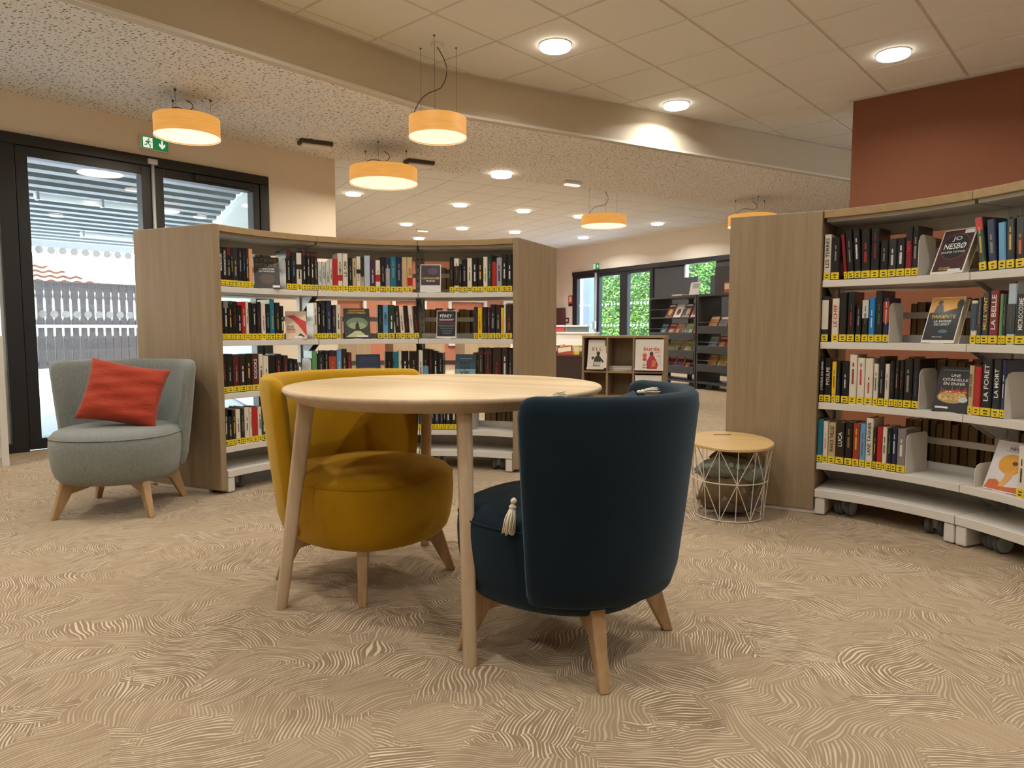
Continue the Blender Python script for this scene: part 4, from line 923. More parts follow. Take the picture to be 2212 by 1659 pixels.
# books shown face-out on the shelves
def faceout(C, shelf, u0, u1, v, wd_, ht, lab, col, tilt=20, thick=.028, art=None, off=.012, yaw=0):
    z = SHZ[shelf]; a, p_ = th_px(C, (u0 + u1) / 2, v, R1 + .03)
    r = empty('display_book'); tag(r, lab, 'book', 'books displayed face-out')
    r.matrix_world = frame_at(C, a, R1 + off, z + .003) @ Matrix.Rotation(R(yaw), 4, 'Z') @ Matrix.Rotation(R(-tilt), 4, 'X')
    cm = bookmat(col, .5)
    MB().box(-wd_ / 2, wd_ / 2, -.0, .0022, 0, ht).build('front_cover', cm, r)
    MB().box(-wd_ / 2, wd_ / 2, thick - .0022, thick, 0, ht).build('back_cover', cm, r)
    MB().box(-wd_ / 2, -wd_ / 2 + .0025, .0022, thick - .0022, 0, ht).build('spine', cm, r)
    MB().box(-wd_ / 2 + .0025, wd_ / 2 - .003, .0022, thick - .0022, .003, ht - .003).build('page_block', PAGES, r)
    if art: art(r, wd_, ht)
    e = empty('book_easel'); tag(e, 'clear easel propping up the %s' % lab.split(' on the ')[0].split(',')[0], 'easel', 'book easels')
    e.matrix_world = frame_at(C, a, R1 + off, z + .0006) @ Matrix.Rotation(R(yaw), 4, 'Z')
    sn, cs = math.sin(R(tilt)), math.cos(R(tilt))
    y0 = (thick + .003) / cs
    MB().add([(-.03, y0, 0), (.03, y0, 0), (.03, y0 + .12 * sn, .12 * cs), (-.03, y0 + .12 * sn, .12 * cs), (-.03, y0 + .002, 0), (.03, y0 + .002, 0), (.03, y0 + .12 * sn + .002, .12 * cs), (-.03, y0 + .12 * sn + .002, .12 * cs)],
             [(0, 1, 2, 3), (5, 4, 7, 6), (0, 4, 5, 1), (3, 2, 6, 7), (1, 5, 6, 2), (0, 3, 7, 4)]).build('back_plate', PLASTIC, e)
    MB().box(-.03, .03, .0, y0 + .03, 0, .0018).build('foot_plate', PLASTIC, e)
    return r
def patch(r, name, pts, m, y=-.0006):
    b_ = MB(); b_.add([(x, y, z) for x, z in pts], [tuple(range(len(pts)))]); return b_.build(name, m, r, fix=False)
def ell(cx, cz, rx, rz, n=28): return [(cx + rx * math.cos(2 * PI * k / n), cz + rz * math.sin(2 * PI * k / n)) for k in range(n)]
def rect(x0, x1, z0, z1): return [(x0, z0), (x1, z0), (x1, z1), (x0, z1)]
def bm_(c): return bookmat(c, .5)
def art_berry(r, w, h):
    put_text('cover_author', 'STEVE', bm_((110, 100, 70)), r, (0, -.001, h * .90), w * .86, h * .10); put_text('cover_author', 'BERRY', bm_((110, 100, 70)), r, (0, -.001, h * .74), w * .86, h * .10)
    put_text('cover_title', "L'HERITAGE", TC['w'], r, (0, -.001, h * .62), w * .6, h * .05); put_text('cover_title', 'DU VATICAN', TC['w'], r, (0, -.001, h * .54), w * .6, h * .05)
    patch(r, 'cover_art', ell(0, h * .3, w * .3, h * .16), bm_((76, 62, 44))); patch(r, 'shelf_mark', rect(w * .2, w * .48, .006, .02), TC['w'], -.001)
def art_flame(r, w, h):
    patch(r, 'cover_art', [(w * .1, h * .5), (w * .48, h * .1), (w * .48, h * .62), (w * .2, h * .72), (-w * .1, h * .86), (-w * .48, h * .83), (-w * .2, h * .72)], bm_((190, 40, 40)))
    put_text('cover_title', 'ZOE', TC['k'], r, (-w * .28, -.001, h * .42), w * .36, h * .11)
    for k in range(3): patch(r, 'cover_text', rect(-w * .46, -w * .05, h * (.33 - k * .05), h * (.35 - k * .05)), TC['r'], -.001)
    patch(r, 'shelf_mark', rect(-w * .1, w * .25, .006, .02), TC['w'], -.0011); patch(r, 'cover_art', [(0, h * .08), (w * .4, h * .08), (w * .2, h * .2)], TC['k'], -.0009)
def art_green(r, w, h):
    put_text('cover_author', 'SANDRINE', TC['y'], r, (0, -.001, h * .93), w * .62, h * .055); put_text('cover_author', 'DESTOMBES', TC['y'], r, (0, -.001, h * .85), w * .7, h * .06)
    patch(r, 'cover_art', ell(0, h * .5, w * .42, h * .2), bm_((108, 128, 96))); patch(r, 'cover_art', ell(.0, h * .42, w * .33, h * .12), bm_((150, 160, 112)), -.0008)
    patch(r, 'cover_art', [(-w * .1, h * .25), (w * .1, h * .25), (w * .05, h * .5), (0, h * .56), (-w * .06, h * .48)], bm_((26, 34, 30)), -.001); patch(r, 'cover_art', [(-w * .46, h * .05), (w * .4, h * .05), (w * .1, h * .25), (-w * .1, h * .25)], bm_((190, 192, 140)), -.0012)
    patch(r, 'shelf_mark', rect(-w * .05, w * .4, .01, .02), TC['w'], -.0014)
def art_frakas(r, w, h):
    patch(r, 'cover_art', rect(-w * .46, w * .46, h * .25, h * .97), bm_((52, 40, 50))); patch(r, 'cover_art', ell(w * .1, h * .75, w * .25, h * .12), bm_((84, 70, 78)), -.0008)
    put_text('cover_author', 'CANTALOUBE', TC['y'], r, (0, -.001, h * .5), w * .84, h * .075); put_text('cover_title', 'FRAKAS', TC['w'], r, (0, -.001, h * .40), w * .42, h * .06)
    put_text('cover_publisher', 'POINTS', TC['w'], r, (-w * .05, -.001, h * .15), w * .26, h * .04); patch(r, 'shelf_mark', rect(w * .15, w * .47, h * .07, h * .12), TC['w'], -.001)
def art_grind(r, w, h):
    patch(r, 'cover_art', rect(-w * .47, w * .47, h * .07, h * .98), bm_((18, 20, 24)))
    put_text('cover_author', 'FÉREY', TC['w'], r, (-w * .02, -.001, h * .82), w * .62, h * .13); put_text('cover_title', 'GRINDADRAP', TC['w'], r, (0, -.001, h * .67), w * .74, h * .065)
    patch(r, 'cover_art', rect(-w * .46, w * .46, h * .53, h * .58), bm_((120, 24, 34)), -.0008)
    for k in range(6): patch(r, 'cover_art', rect(-w * .4 + k * .006, w * .44 - k * .005, h * (.46 - k * .06), h * (.475 - k * .06)), bm_((120, 132, 136)), -.0008)
def art_navy(r, w, h):
    for k in range(3): patch(r, 'cover_text', rect(-w * .4, w * .4, h * (.88 - k * .07), h * (.895 - k * .07)), bm_((58, 76, 112)))
    put_text('cover_title', 'NOKI', TC['y'], r, (0, -.001, h * .45), w * .42, h * .07); patch(r, 'cover_text', rect(-w * .3, w * .3, h * .54, h * .56), bm_((80, 92, 120)))
def art_reyk(r, w, h):
    patch(r, 'cover_art', rect(-w * .49, w * .49, 0, h * .5), bm_((112, 150, 160)), -.0005)
    for k, t in enumerate(('REY', 'KJA', 'VIK')): put_text('cover_title', t, TC['k'] if k else bm_((20, 28, 34)), r, (0, -.001, h * (.68 - k * .15)), w * .5, h * .11)
    patch(r, 'cover_text', rect(-w * .3, w * .3, h * .84, h * .86), bm_((150, 170, 180)), -.001)
def art_nesbo(r, w, h):
    patch(r, 'cover_art', rect(-w * .46, w * .46, h * .05, h * .97), bm_((58, 18, 22))); patch(r, 'cover_art', ell(0, h * .6, w * .43, h * .29), bm_((140, 60, 54)), -.0008); patch(r, 'cover_art', ell(0, h * .6, w * .415, h * .278), bm_((14, 12, 14)), -.0010)
    put_text('cover_author', 'JO', TC['w'], r, (0, -.0014, h * .77), w * .28, h * .12); put_text('cover_author', 'NESBØ', TC['w'], r, (0, -.0014, h * .61), w * .66, h * .13); put_text('cover_title', 'ÉCLIPSE TOTALE', TC['w'], r, (0, -.0014, h * .48), w * .70, h * .05)
    put_text('cover_text', 'SÉRIE NOIRE', TC['y'], r, (-w * .1, -.0014, h * .13), w * .34, h * .03); put_text('cover_text', 'GALLIMARD', TC['y'], r, (-w * .1, -.0014, h * .09), w * .34, h * .03)
    patch(r, 'price_sticker', rect(w * .16, w * .45, h * .88, h * .96), TC['w'], -.0014); patch(r, 'shelf_mark', rect(w * .02, w * .40, .008, .02), TC['w'], -.0014)
def art_pariente(r, w, h):
    patch(r, 'cover_art', rect(-w * .47, w * .47, h * .06, h * .98), bm_((22, 26, 30))); patch(r, 'cover_art', [(-w * .47, h * .66), (w * .1, h * .68), (w * .47, h * .74), (w * .47, h * .98), (-w * .47, h * .98)], bm_((222, 160, 32)), -.0008)
    for pts in (ell(-w * .2, h * .88, w * .07, h * .05), [(-w * .34, h * .66), (-w * .04, h * .66), (-w * .1, h * .82), (-w * .2, h * .86), (-w * .3, h * .8)], ell(w * .4, h * .84, w * .1, h * .1), [(w * .0, h * .68), (w * .47, h * .78), (w * .47, h * .66), (0, h * .66)]): patch(r, 'cover_art', pts, bm_((20, 18, 18)), -.0010)
    put_text('cover_author', 'PARIENTE', TC['y'], r, (0, -.0014, h * .57), w * .7, h * .075); put_text('cover_title', 'LA SAGESSE', TC['w'], r, (0, -.0014, h * .47), w * .52, h * .05); put_text('cover_title', "DE L'IDIOT", TC['w'], r, (0, -.0014, h * .40), w * .46, h * .05)
    patch(r, 'cover_art', ell(w * .08, h * .25, w * .14, h * .04), bm_((70, 110, 120)), -.0010); put_text('cover_text', 'SÉRIE NOIRE', TC['w'], r, (-w * .05, -.0014, h * .13), w * .3, h * .025)
def art_citadel(r, w, h):
    for t, z in (('UNE', .80), ('CITADELLE', .71), ('EN ENFER', .62)): put_text('cover_title', t, TC['w'], r, (0, -.0014, h * z), w * {'UNE': .26, 'CITADELLE': .72, 'EN ENFER': .62}[t], h * .06)
    patch(r, 'cover_text', rect(-w * .4, w * .4, h * .91, h * .93), bm_((110, 110, 106)), -.001)
    rr = random.Random(4)
    patch(r, 'cover_art', ell(0, h * .33, w * .42, h * .14), bm_((176, 140, 80)), -.0008)
    for k in range(26):
        x = rr.uniform(-.38, .38) * w; patch(r, 'flame', [(x - .004, h * .42), (x + .004, h * .42), (x + rr.uniform(-.004, .004), h * rr.uniform(.47, .58))], bm_((196, 74, 30)), -.0010)
    for k in range(60):
        x = rr.uniform(-.36, .36) * w; z = h * rr.uniform(.25, .44); patch(r, 'match', [(x - .004, z), (x + .004, z + .003), (x + .003, z + .006), (x - .004, z + .003)], bm_((226, 196, 120)), -.0011)
    patch(r, 'price_sticker', ell(w * .32, h * .28, w * .13, h * .06), bm_((190, 196, 198)), -.0014); patch(r, 'shelf_mark', rect(-w * .42, -w * .05, h * .07, h * .11), TC['w'], -.0014)
def art_neom(r, w, h):
    put_text('cover_title', 'NEOM', TC['k'], r, (w * .12, -.0014, h * .86), w * .42, h * .07); patch(r, 'cover_text', rect(-w * .1, w * .34, h * .93, h * .935), TC['k'], -.001); patch(r, 'cover_text', rect(-w * .2, w * .4, h * .80, h * .805), TC['k'], -.001)
    patch(r, 'cover_art', ell(w * .08, h * .55, w * .36, h * .2), bm_((222, 160, 46)), -.0008); patch(r, 'cover_art', ell(w * .18, h * .58, w * .08, h * .04), bm_((110, 50, 24)), -.0010)
    patch(r, 'cover_art', [(-w * .48, h * .02), (w * .48, h * .02), (w * .48, h * .14), (w * .1, h * .1), (-w * .2, h * .22), (-w * .4, h * .2)], bm_((196, 96, 44)), -.0008)
    patch(r, 'cover_art', [(-w * .1, h * .1), (w * .05, h * .1), (w * .2, h * .3), (w * .24, h * .46), (w * .16, h * .44), (w * .12, h * .36), (w * .04, h * .44), (-w * .0, h * .40), (w * .0, h * .28)], bm_((222, 166, 92)), -.0011)
faceout(CL, 0, 550, 600, 620, .145, .205, 'dark brown thriller cover leaning on the top shelf of the left bookcase', (48, 40, 30), 22, art=art_berry, yaw=-25)
faceout(CL, 1, 617, 660, 730, .125, .18, 'red flame cover with black lettering on the second shelf, left bookcase', (214, 190, 160), 18, art=art_flame, yaw=-20)
faceout(CL, 1, 745, 800, 728, .165, .20, 'dark green cover with yellow author name on the second shelf, left bookcase', (40, 52, 44), 14, art=art_green)
faceout(CL, 0, 908, 953, 630, .135, .185, 'small grey purple cover with yellow author name on the top shelf', (214, 210, 204), 10, art=art_frakas)
faceout(CL, 1, 942, 987, 728, .13, .185, 'black cover with large white author name on the second shelf', (222, 218, 210), 10, art=art_grind)
faceout(CL, 2, 771, 824, 845, .155, .20, 'navy blue cover with small golden title on the third shelf', (30, 40, 72), 12, art=art_navy)
faceout(CL, 2, 980, 1030, 845, .14, .20, 'pale blue sea cover with three dark title lines on the third shelf', (36, 70, 86), 14, art=art_reyk)
faceout(CR, 0, 2016, 2080, 588, .150, .215, 'dark red cover with a black circle and white author name, right bookcase', (222, 218, 208), 24, .034, art=art_nesbo, yaw=-6)
faceout(CR, 1, 1997, 2060, 737, .150, .215, 'yellow and black soldier cover on the second shelf, right bookcase', (222, 218, 208), 20, .034, art=art_pariente, yaw=-4)
faceout(CR, 2, 2020, 2090, 885, .145, .205, 'black cover with flames over a bowl of matches, right bookcase', (24, 24, 26), 18, .03, art=art_citadel, yaw=6)
faceout(CR, 3, 2122, 2195, 1050, .150, .215, 'white cover with an orange sun and a raised hand, bottom shelf', (216, 212, 212), 22, .026, art=art_neom, off=.03)
# ------------------------------------------------------------------ round table
tb = empty('round_table', (-.232, 2.42, 0)); tag(tb, 'round pale beech table in the middle of the room', 'table')
tp = MB(); tp.mi = 0
tp.lathe([(0, .74), (.534, .74), (.538, .738), (.54, .734), (.54, .728), (.537, .724), (.497, .697), (.49, .695), (0, .695)], 96)
me = tp.mesh('tabletop')
for pl in me.polygons: pl.material_index = 0 if pl.center.z > .7385 else 1
link('tabletop', me, [TABLETOP, BEECH], tb, smooth='auto')
def lozenge(cx, cy_, z, rr, tt, ang, n=16):
    out = []
    for k in range(n):
        a = 2 * PI * k / n; ca, sa = math.cos(a), math.sin(a)
        x = rr * math.copysign(abs(ca) ** .55, ca); y = tt * math.copysign(abs(sa) ** .55, sa)
        out.append((cx + x * math.cos(ang) - y * math.sin(ang), cy_ + x * math.sin(ang) + y * math.cos(ang), z))
    return out
for k in range(4):
    a = R(195 + 90 * k - (3 if k == 1 else 0)); rings = []
    for f_ in (0, .02, .25, .5, .75, 1):
        rad = .560 + (.462 - .560) * f_; z = .697 * f_
        w_ = (.019 + .010 * f_) * (.93 if f_ == 0 else 1)
        rings.append(lozenge(rad * math.cos(a), rad * math.sin(a), z, w_, (.0195 + .002 * f_) * (.93 if f_ == 0 else 1), a))
    MB().loft(rings).build('leg', BEECH, tb, smooth='auto')

# ------------------------------------------------------------------ tub chairs (local +X is the way the sitter faces)
def superdrum(prof, n=64, fx=.02, e=2.35):
    rings = []
    for r_, z in prof:
        ring = []
        for k in range(n):
            a = 2 * PI * k / n; ca, sa = math.cos(a), math.sin(a)
            q = (abs(ca) ** e + abs(sa) ** e) ** (-1 / e)
            ring.append((fx + r_ * q * ca * 1.03, r_ * q * sa, z))
        rings.append(ring)
    return rings
def tub_chair(lab, cx, cy_, facing, fabric):
    r = empty('tub_chair', (cx, cy_, 0), facing); tag(r, lab, 'armchair', 'tub chairs with splayed oak legs')
    pr = [(.18, .165), (.225, .166), (.252, .176), (.272, .20), (.284, .24), (.292, .30), (.294, .35), (.292, .385), (.285, .405), (.272, .420), (.25, .430), (.2, .437), (.12, .441), (.04, .442)]
    MB().loft(superdrum(pr)).build('seat', fabric, r, smooth=True)
    ring = superdrum([(.2905, .397)])[0]
    MB().tube(ring + [ring[0], ring[1]], .0028, 6).build('seat_seam', fabric, r, smooth=True)
    # wrap-around back: cross-section swept from wing to wing
    n = 60; a0, a1 = R(96), R(264); rings = []
    for k in range(n + 1):
        t = k / n
        ph = a0 + (a1 - a0) * t
        end = min(t, 1 - t) * (a1 - a0) * .33                    # metres from the wing end
        q = min(1.0, end / .026); rnd_ = math.sqrt(max(0.0, 1 - (1 - q) ** 2))
        q2 = min(1.0, end / .05); ztop = .765 - .045 * (1 - math.sqrt(max(0.0, 1 - (1 - q2) ** 2)))
        zbot = .205 + .02 * (1 - rnd_)
        half = .028 * (.12 + .88 * rnd_)
        sec = []
        def rc(z): return .270 + .064 * ((z - .2) / .56) ** .85 if z > .2 else .270
        pts = [(-1, .12), (-1, .4), (-1, .7), (-1, .92), (-.8, .975), (-.35, .998), (.35, .998), (.8, .975), (1, .92), (1, .7), (1, .4), (1, .12), (.7, .02), (0, 0), (-.7, .02)]
        for x, zf in pts:
            z = zbot + (ztop - zbot) * zf
            sec.append((( rc(z) + x * half) * math.cos(ph) * 1.03, (rc(z) + x * half) * math.sin(ph) * 1.03, z))
        rings.append(sec)
    MB().loft(rings).build('backrest', fabric, r, smooth=True)
    # piping along the wing edges
    for sgn in (0, n):
        pts = [Vector(rings[sgn][j]) for j in (9, 8, 7, 6, 5, 4, 3, 2, 1)]
    for k in range(4):
        a = PI / 4 + k * PI / 2
        M = Matrix.Rotation(a, 4, 'Z') @ Matrix(((1, 0, 0, 0), (0, 0, -1, .0), (0, 1, 0, 0), (0, 0, 0, 1)))
        up, dn = .021, .013
        prof = [(.336, 0), (.306, 0), (.242, .118), (.10, .150), (.10, .172), (.20, .178), (.255, .222), (.268, .222)]
        def ring_(h_):
            out_ = []
            for x, z in prof:
                hw = (dn + (up - dn) * min(1, z / .2)) * h_
                out_.append(M @ Vector((x, z, hw)))
            return out_
        MB().loft([ring_(-1), ring_(1)]).build('leg', LEGWOOD, r, bevel=.004)
    return r
tub_chair('grey wool tub chair holding a rust cushion by the glass door', -2.035, 3.60, R(-84), GREYFAB)
tub_chair('mustard yellow velvet tub chair tucked behind the table on the left', -.552, 2.60, R(-36), YELLOW)
tub_chair('navy blue velvet tub chair seen from behind, right of the table', .168, 2.04, R(147), BLUE)

# ------------------------------------------------------------------ cushions
def pillow(name, w_, h_, t_, m, parent=None, n=22, pinch=.10, wr=.0, seed=1):
    rr = random.Random(seed); ph = [rr.uniform(0, 6) for _ in range(8)]
    top, bot = [], []
    V, F = [], []
    def pt(i, j, sg):
        u, v = -1 + 2 * i / n, -1 + 2 * j / n
        x = w_ / 2 * u * (1 - pinch * (1 - v * v) * (abs(u) ** 3)); z = h_ / 2 * v * (1 - pinch * (1 - u * u) * (abs(v) ** 3))
        k = ((1 - u ** 4) * (1 - v ** 4)) ** .55 if abs(u) < 1 and abs(v) < 1 else 0
        y = sg * t_ / 2 * k
        y += sg * wr * k * (math.sin(9 * v + 2.2 * u + ph[0]) * .6 + math.sin(17 * v - 5 * u + ph[1]) * .4 + math.sin(6 * u + ph[2]) * .3)
        return (x, y, z)
    for sg in (-1, 1):
        base = len(V)
        for j in range(n + 1):
            for i in range(n + 1): V.append(pt(i, j, sg))
        for j in range(n):
            for i in range(n):
                q = (base + j * (n + 1) + i, base + j * (n + 1) + i + 1, base + (j + 1) * (n + 1) + i + 1, base + (j + 1) * (n + 1) + i)
                F.append(q if sg < 0 else q[::-1])
    b_ = MB(); b_.add(V, F); me = b_.mesh(name)
    bm = bmesh.new(); bm.from_mesh(me); bmesh.ops.remove_doubles(bm, verts=bm.verts, dist=1e-4); bmesh.ops.recalc_face_normals(bm, faces=bm.faces); bm.to_mesh(me); bm.free()
    return link(name, me, m, parent, smooth=True, sub=1)
pc = pillow('cushion', .385, .315, .13, RED, wr=.007, seed=3, n=28)
tag(pc, 'rust red linen cushion leaning in the grey tub chair', 'cushion')
pc.matrix_world = Matrix.Translation((-1.985, 3.56, .600)) @ Matrix.Rotation(R(18), 4, 'Z') @ Matrix.Rotation(R(-20), 4, 'X') @ Matrix.Rotation(R(1), 4, 'Y') @ Matrix(((1, 0, .38, 0), (0, 1, 0, 0), (0, 0, 1, 0), (0, 0, 0, 1)))
# tasselled cushion inside the navy chair
tc_ = empty('tasselled_cushion', (.30, 1.985, .60)); tag(tc_, 'cushion with cream tassels sitting in the navy tub chair', 'cushion')
pb = pillow('cushion_body', .34, .30, .10, BLUE, tc_, seed=5, wr=.003); pb.matrix_local = Matrix.Rotation(R(57), 4, 'Z') @ Matrix.Rotation(R(-8), 4, 'X')
def tassel(at, down, k=1.0, seed=0):
    at = Vector(at) - Vector(tc_.location); d = Vector(down); rr = random.Random(seed)
    u = d.orthogonal().normalized(); w_ = d.cross(u).normalized()
    t = MB()
    def blob(f0, f1, rad):
        rings = []
        for q in range(6):
            f_ = f0 + (f1 - f0) * q / 5; r_ = max(.0015, rad * math.sin(PI * (.08 + .84 * q / 5)))
            rings.append([at + d * f_ + (u * math.cos(2 * PI * m / 10) + w_ * math.sin(2 * PI * m / 10)) * r_ for m in range(10)])
        t.loft(rings)
    blob(0, .2, .009 * k); blob(.17, .36, .0105 * k)
    for q in range(34):
        a = q * 2.4; r0 = .006 * k * math.sqrt((q + 1) / 34); r1 = .017 * k * math.sqrt((q + 1) / 34); ln = rr.uniform(.88, 1.06)
        v = u * math.cos(a) + w_ * math.sin(a); sw = (u * rr.uniform(-1, 1) + w_ * rr.uniform(-1, 1)) * .003
        t.tube([at + d * .28 + v * r0, at + d * .6 * ln + v * (r0 + r1) * .6 + sw, at + d * ln + v * r1], .0021 * k, 5)
    t.build('tassel', TASSEL, tc_, smooth=True)
tassel((.006, 1.80, .49), (-.016, -.010, -.092))
tassel((.10, 1.98, .736), (.05, .03, .004), .75, 1); tassel((.38, 2.12, .738), (.07, .04, .0), .75, 2)

# ------------------------------------------------------------------ wire basket stool
bs = empty('wire_basket_stool', (1.088, 3.452, 0)); tag(bs, 'round wire basket with oak lid beside the right bookcase', 'basket')
RB0, RMID, RT, HT = .164, .181, .198, .36
MB().lathe([(0, .0), (.203, .0), (.206, .003), (.206, .012), (.203, .015), (0, .015)], 56).build('lid', wood('lid_oak', rgb(196, 160, 104), rgb(214, 180, 124), 'x', scale=.8), bs, smooth='auto').matrix_local = Matrix.Translation((0, 0, HT + .004)) @ Matrix.Rotation(R(4), 4, 'X')
MB().box(-.05, .04, .112, .122, 0, .0006).build('lid_slot', INK, bs).matrix_local = Matrix.Translation((0, 0, HT + .0194)) @ Matrix.Rotation(R(4), 4, 'X')
def ringpts(r_, z, n=48): return [(r_ * math.cos(2 * PI * k / n), r_ * math.sin(2 * PI * k / n), z) for k in range(n + 2)]
for r_, z in ((RB0, .006), (RMID, .19), (RT, HT)): MB().tube(ringpts(r_, z), .003, 6).build('wire_ring', WIRE, bs, smooth=True)
NW = 7
for k in range(NW):
    a = 2 * PI * k / NW + .12; b_ = 2 * PI * (k + .5) / NW + .12; c_ = 2 * PI * (k + 1) / NW + .12
    def cp_(r_, t, z): return (r_ * math.cos(t), r_ * math.sin(t), z)
    for pa, pb_ in ((cp_(RB0, a, .006), cp_(RMID, a, .19)), (cp_(RMID, a, .19), cp_(RT, a, HT)), (cp_(RMID, a, .19), cp_(RB0, b_, .006)), (cp_(RMID, c_, .19), cp_(RB0, b_, .006)), (cp_(RMID, a, .19), cp_(RT, b_, HT)), (cp_(RMID, c_, .19), cp_(RT, b_, HT)), (cp_(RB0, b_, .006), cp_(RT, b_, HT))):
        MB().tube([pa, pb_], .0022, 5).build('wire', WIRE, bs)
def in_basket(name, lab, m, size, loc, rot, seed, wr=.008):
    p_ = pillow(name, size[0], size[1], size[2], m, seed=seed, wr=wr, n=20); tag(p_, lab, 'cushion', 'cushions stuffed in the wire basket')
    p_.matrix_world = Matrix.Translation(Vector((1.088, 3.452, 0)) + Vector(loc)) @ Matrix.Rotation(rot[2], 4, 'Z') @ Matrix.Rotation(rot[1], 4, 'Y') @ Matrix.Rotation(rot[0], 4, 'X')
    return p_
in_basket('cushion', 'taupe dotted cushion at the bottom of the wire basket', TAUPE, (.24, .24, .11), (.0, 0, .072), (R(80), R(8), R(20)), 11)
in_basket('cushion', 'brown leather look cushion in the middle of the wire basket', OLIVE, (.29, .25, .15), (-.01, -.01, .145), (R(78), R(-6), R(60)), 12)
sg_ = in_basket('cushion', 'sage grey cushion with ruffled edge on top in the wire basket', SAGE, (.29, .24, .11), (-.005, -.015, .225), (R(68), R(14), R(10)), 13, .012)
in_basket('cushion', 'dull grey cushion at the back of the wire basket under the lid', TAUPE, (.20, .17, .08), (.02, .05, .275), (R(62), R(-14), R(-20)), 14)
rf_ = MB(); rr_ = random.Random(9); 
for k in range(30):
    t = k / 29 * 2 * PI; x, z = .15 * math.cos(t), .12 * math.sin(t)
    rf_.lathe([(.0, -.016), (.012, -.011), (.016, 0), (.012, .011), (0, .016)], 7, (x * rr_.uniform(.94, 1.02), rr_.uniform(-.012, .012), z * rr_.uniform(.94, 1.02)))
rf_.build('ruffle', SAGE2, sg_, smooth=True)
dt = MB(); 
for k in range(16): dt.lathe([(0, -.001), (.006, -.001), (.006, .001), (0, .001)], 8, (0, 0, 0))

# ------------------------------------------------------------------ low white bookcase at the left picture edge
lw = empty('low_bookcase', (W(-.9, .3)[0], W(-.9, .3)[1], 0), math.atan2(AX.y, AX.x)); tag(lw, 'low white bookcase cut off by the left picture edge', 'bookcase')
# local: x along wall (to the right), y = outward; open front faces -y
MB().box(.66, .70, -.30, .28, 0, .885).build('side_panel', WHITE, lw, bevel=.003); MB().box(-.9, -.86, -.30, .28, 0, .885).build('side_panel', WHITE, lw, bevel=.003)
for z in (.06, .33, .60): MB().box(-.86, .66, -.29, .28, z, z + .03).build('shelf', WHITE, lw, bevel=.002)
MB().box(-.86, .66, -.30, .28, .855, .885).build('top', WHITE, lw, bevel=.002); MB().box(-.86, .66, .265, .28, .09, .855).build('back_panel', POST, lw); MB().box(-.86, .66, -.28, -.26, 0, .06).build('plinth', WHITE, lw)

# ------------------------------------------------------------------ far room furniture
# oak magazine kiosk
kq0, kq1 = Vector((.92, 9.2)), Vector((1.93, 8.85)); kd = (kq1 - kq0).normalized(); kw = (kq1 - kq0).length
ks = empty('magazine_kiosk', (kq0.x, kq0.y, 0), math.atan2(kd.y, kd.x)); tag(ks, 'low oak magazine unit with three bays in the far room', 'shelf unit')
KH = .845
MB().box(0, kw, 0, .42, KH - .03, KH).build('top', OAKX, ks, bevel=.003)
for x in (0, .32, .665, kw - .024): MB().box(x, x + .024, .01, .42, 0, KH - .03).build('side_panel', OAK, ks)
MB().box(.024, kw - .024, .40, .42, 0, KH - .03).build('back_panel', OAK, ks)
for x0, x1 in ((.024, .32), (.344, .665), (.689, kw - .024)):
    MB().box(x0, x1, .015, .40, .36, .384).build('shelf', OAKX, ks); MB().box(x0, x1, .015, .40, .04, .064).build('shelf', OAKX, ks)
MB().box(.70, kw - .03, .0, .012, .064, .34).build('flap_door', PLASTIC, ks)
def flap(x0, x1, z0, z1, tilt, lab, draw):
    w_ = x1 - x0
    f_ = MB().box(-w_ / 2, w_ / 2, -.012, 0, 0, z1 - z0).build('display_flap', PLASTIC, ks, bevel=.003)
    f_.matrix_local = Matrix.Translation(((x0 + x1) / 2, -.02, z0)) @ Matrix.Rotation(R(-tilt), 4, 'X')
    MB().box(-w_ / 2, w_ / 2, -.045, -.012, 0, .02).build('ledge', PLASTIC, f_)
    mg = MB().box(-.115, .115, -.006, 0, 0, .29).build('magazine', bookmat((226, 216, 204)), None); tag(mg, lab, 'magazine')
    mg.matrix_world = Matrix.Translation((kq0.x, kq0.y, 0)) @ Matrix.Rotation(math.atan2(kd.y, kd.x), 4, 'Z') @ Matrix.Translation(((x0 + x1) / 2 + .03, -.02, z0)) @ Matrix.Rotation(R(-tilt), 4, 'X') @ Matrix.Translation((0, -.0155, .022))
    draw(mg)
def draw_burda(r):
    put_text('cover_title', 'burda', bm_((190, 60, 80)), r, (0, -.0075, .255), .2, .05)
    for pts, c_ in ((ell(0, .19, .024, .03), (70, 40, 40)), ([(-.05, 0), (.07, 0), (.085, .06), (.03, .17), (-.02, .17), (-.06, .09)], (176, 44, 70)), (ell(-.085, .17, .028, .03), (206, 92, 50)), (ell(-.085, .12, .026, .022), (196, 60, 80)), ([(0, .02), (.05, .03), (.06, .10), (.01, .12)], (206, 120, 60)), ([(-.04, .03), (.0, .02), (.0, .08), (-.03, .09)], (206, 116, 66)), ([(-.03, .1), (.02, .1), (.02, .15), (-.02, .16)], (120, 40, 70))):
        patch(r, 'cover_art', pts, bm_(c_), -.0070 - .0002 * rnd.random())
    put_text('cover_text', 'style', bm_((190, 60, 80)), r, (.07, -.0076, .21), .06, .02); put_text('cover_text', '21', TC['k'], r, (.085, -.0076, .165), .03, .018); put_text('cover_text', 'De la', TC['k'], r, (-.075, -.0076, .05), .06, .024); put_text('cover_text', 'dresse', TC['k'], r, (-.075, -.0076, .018), .07, .02)
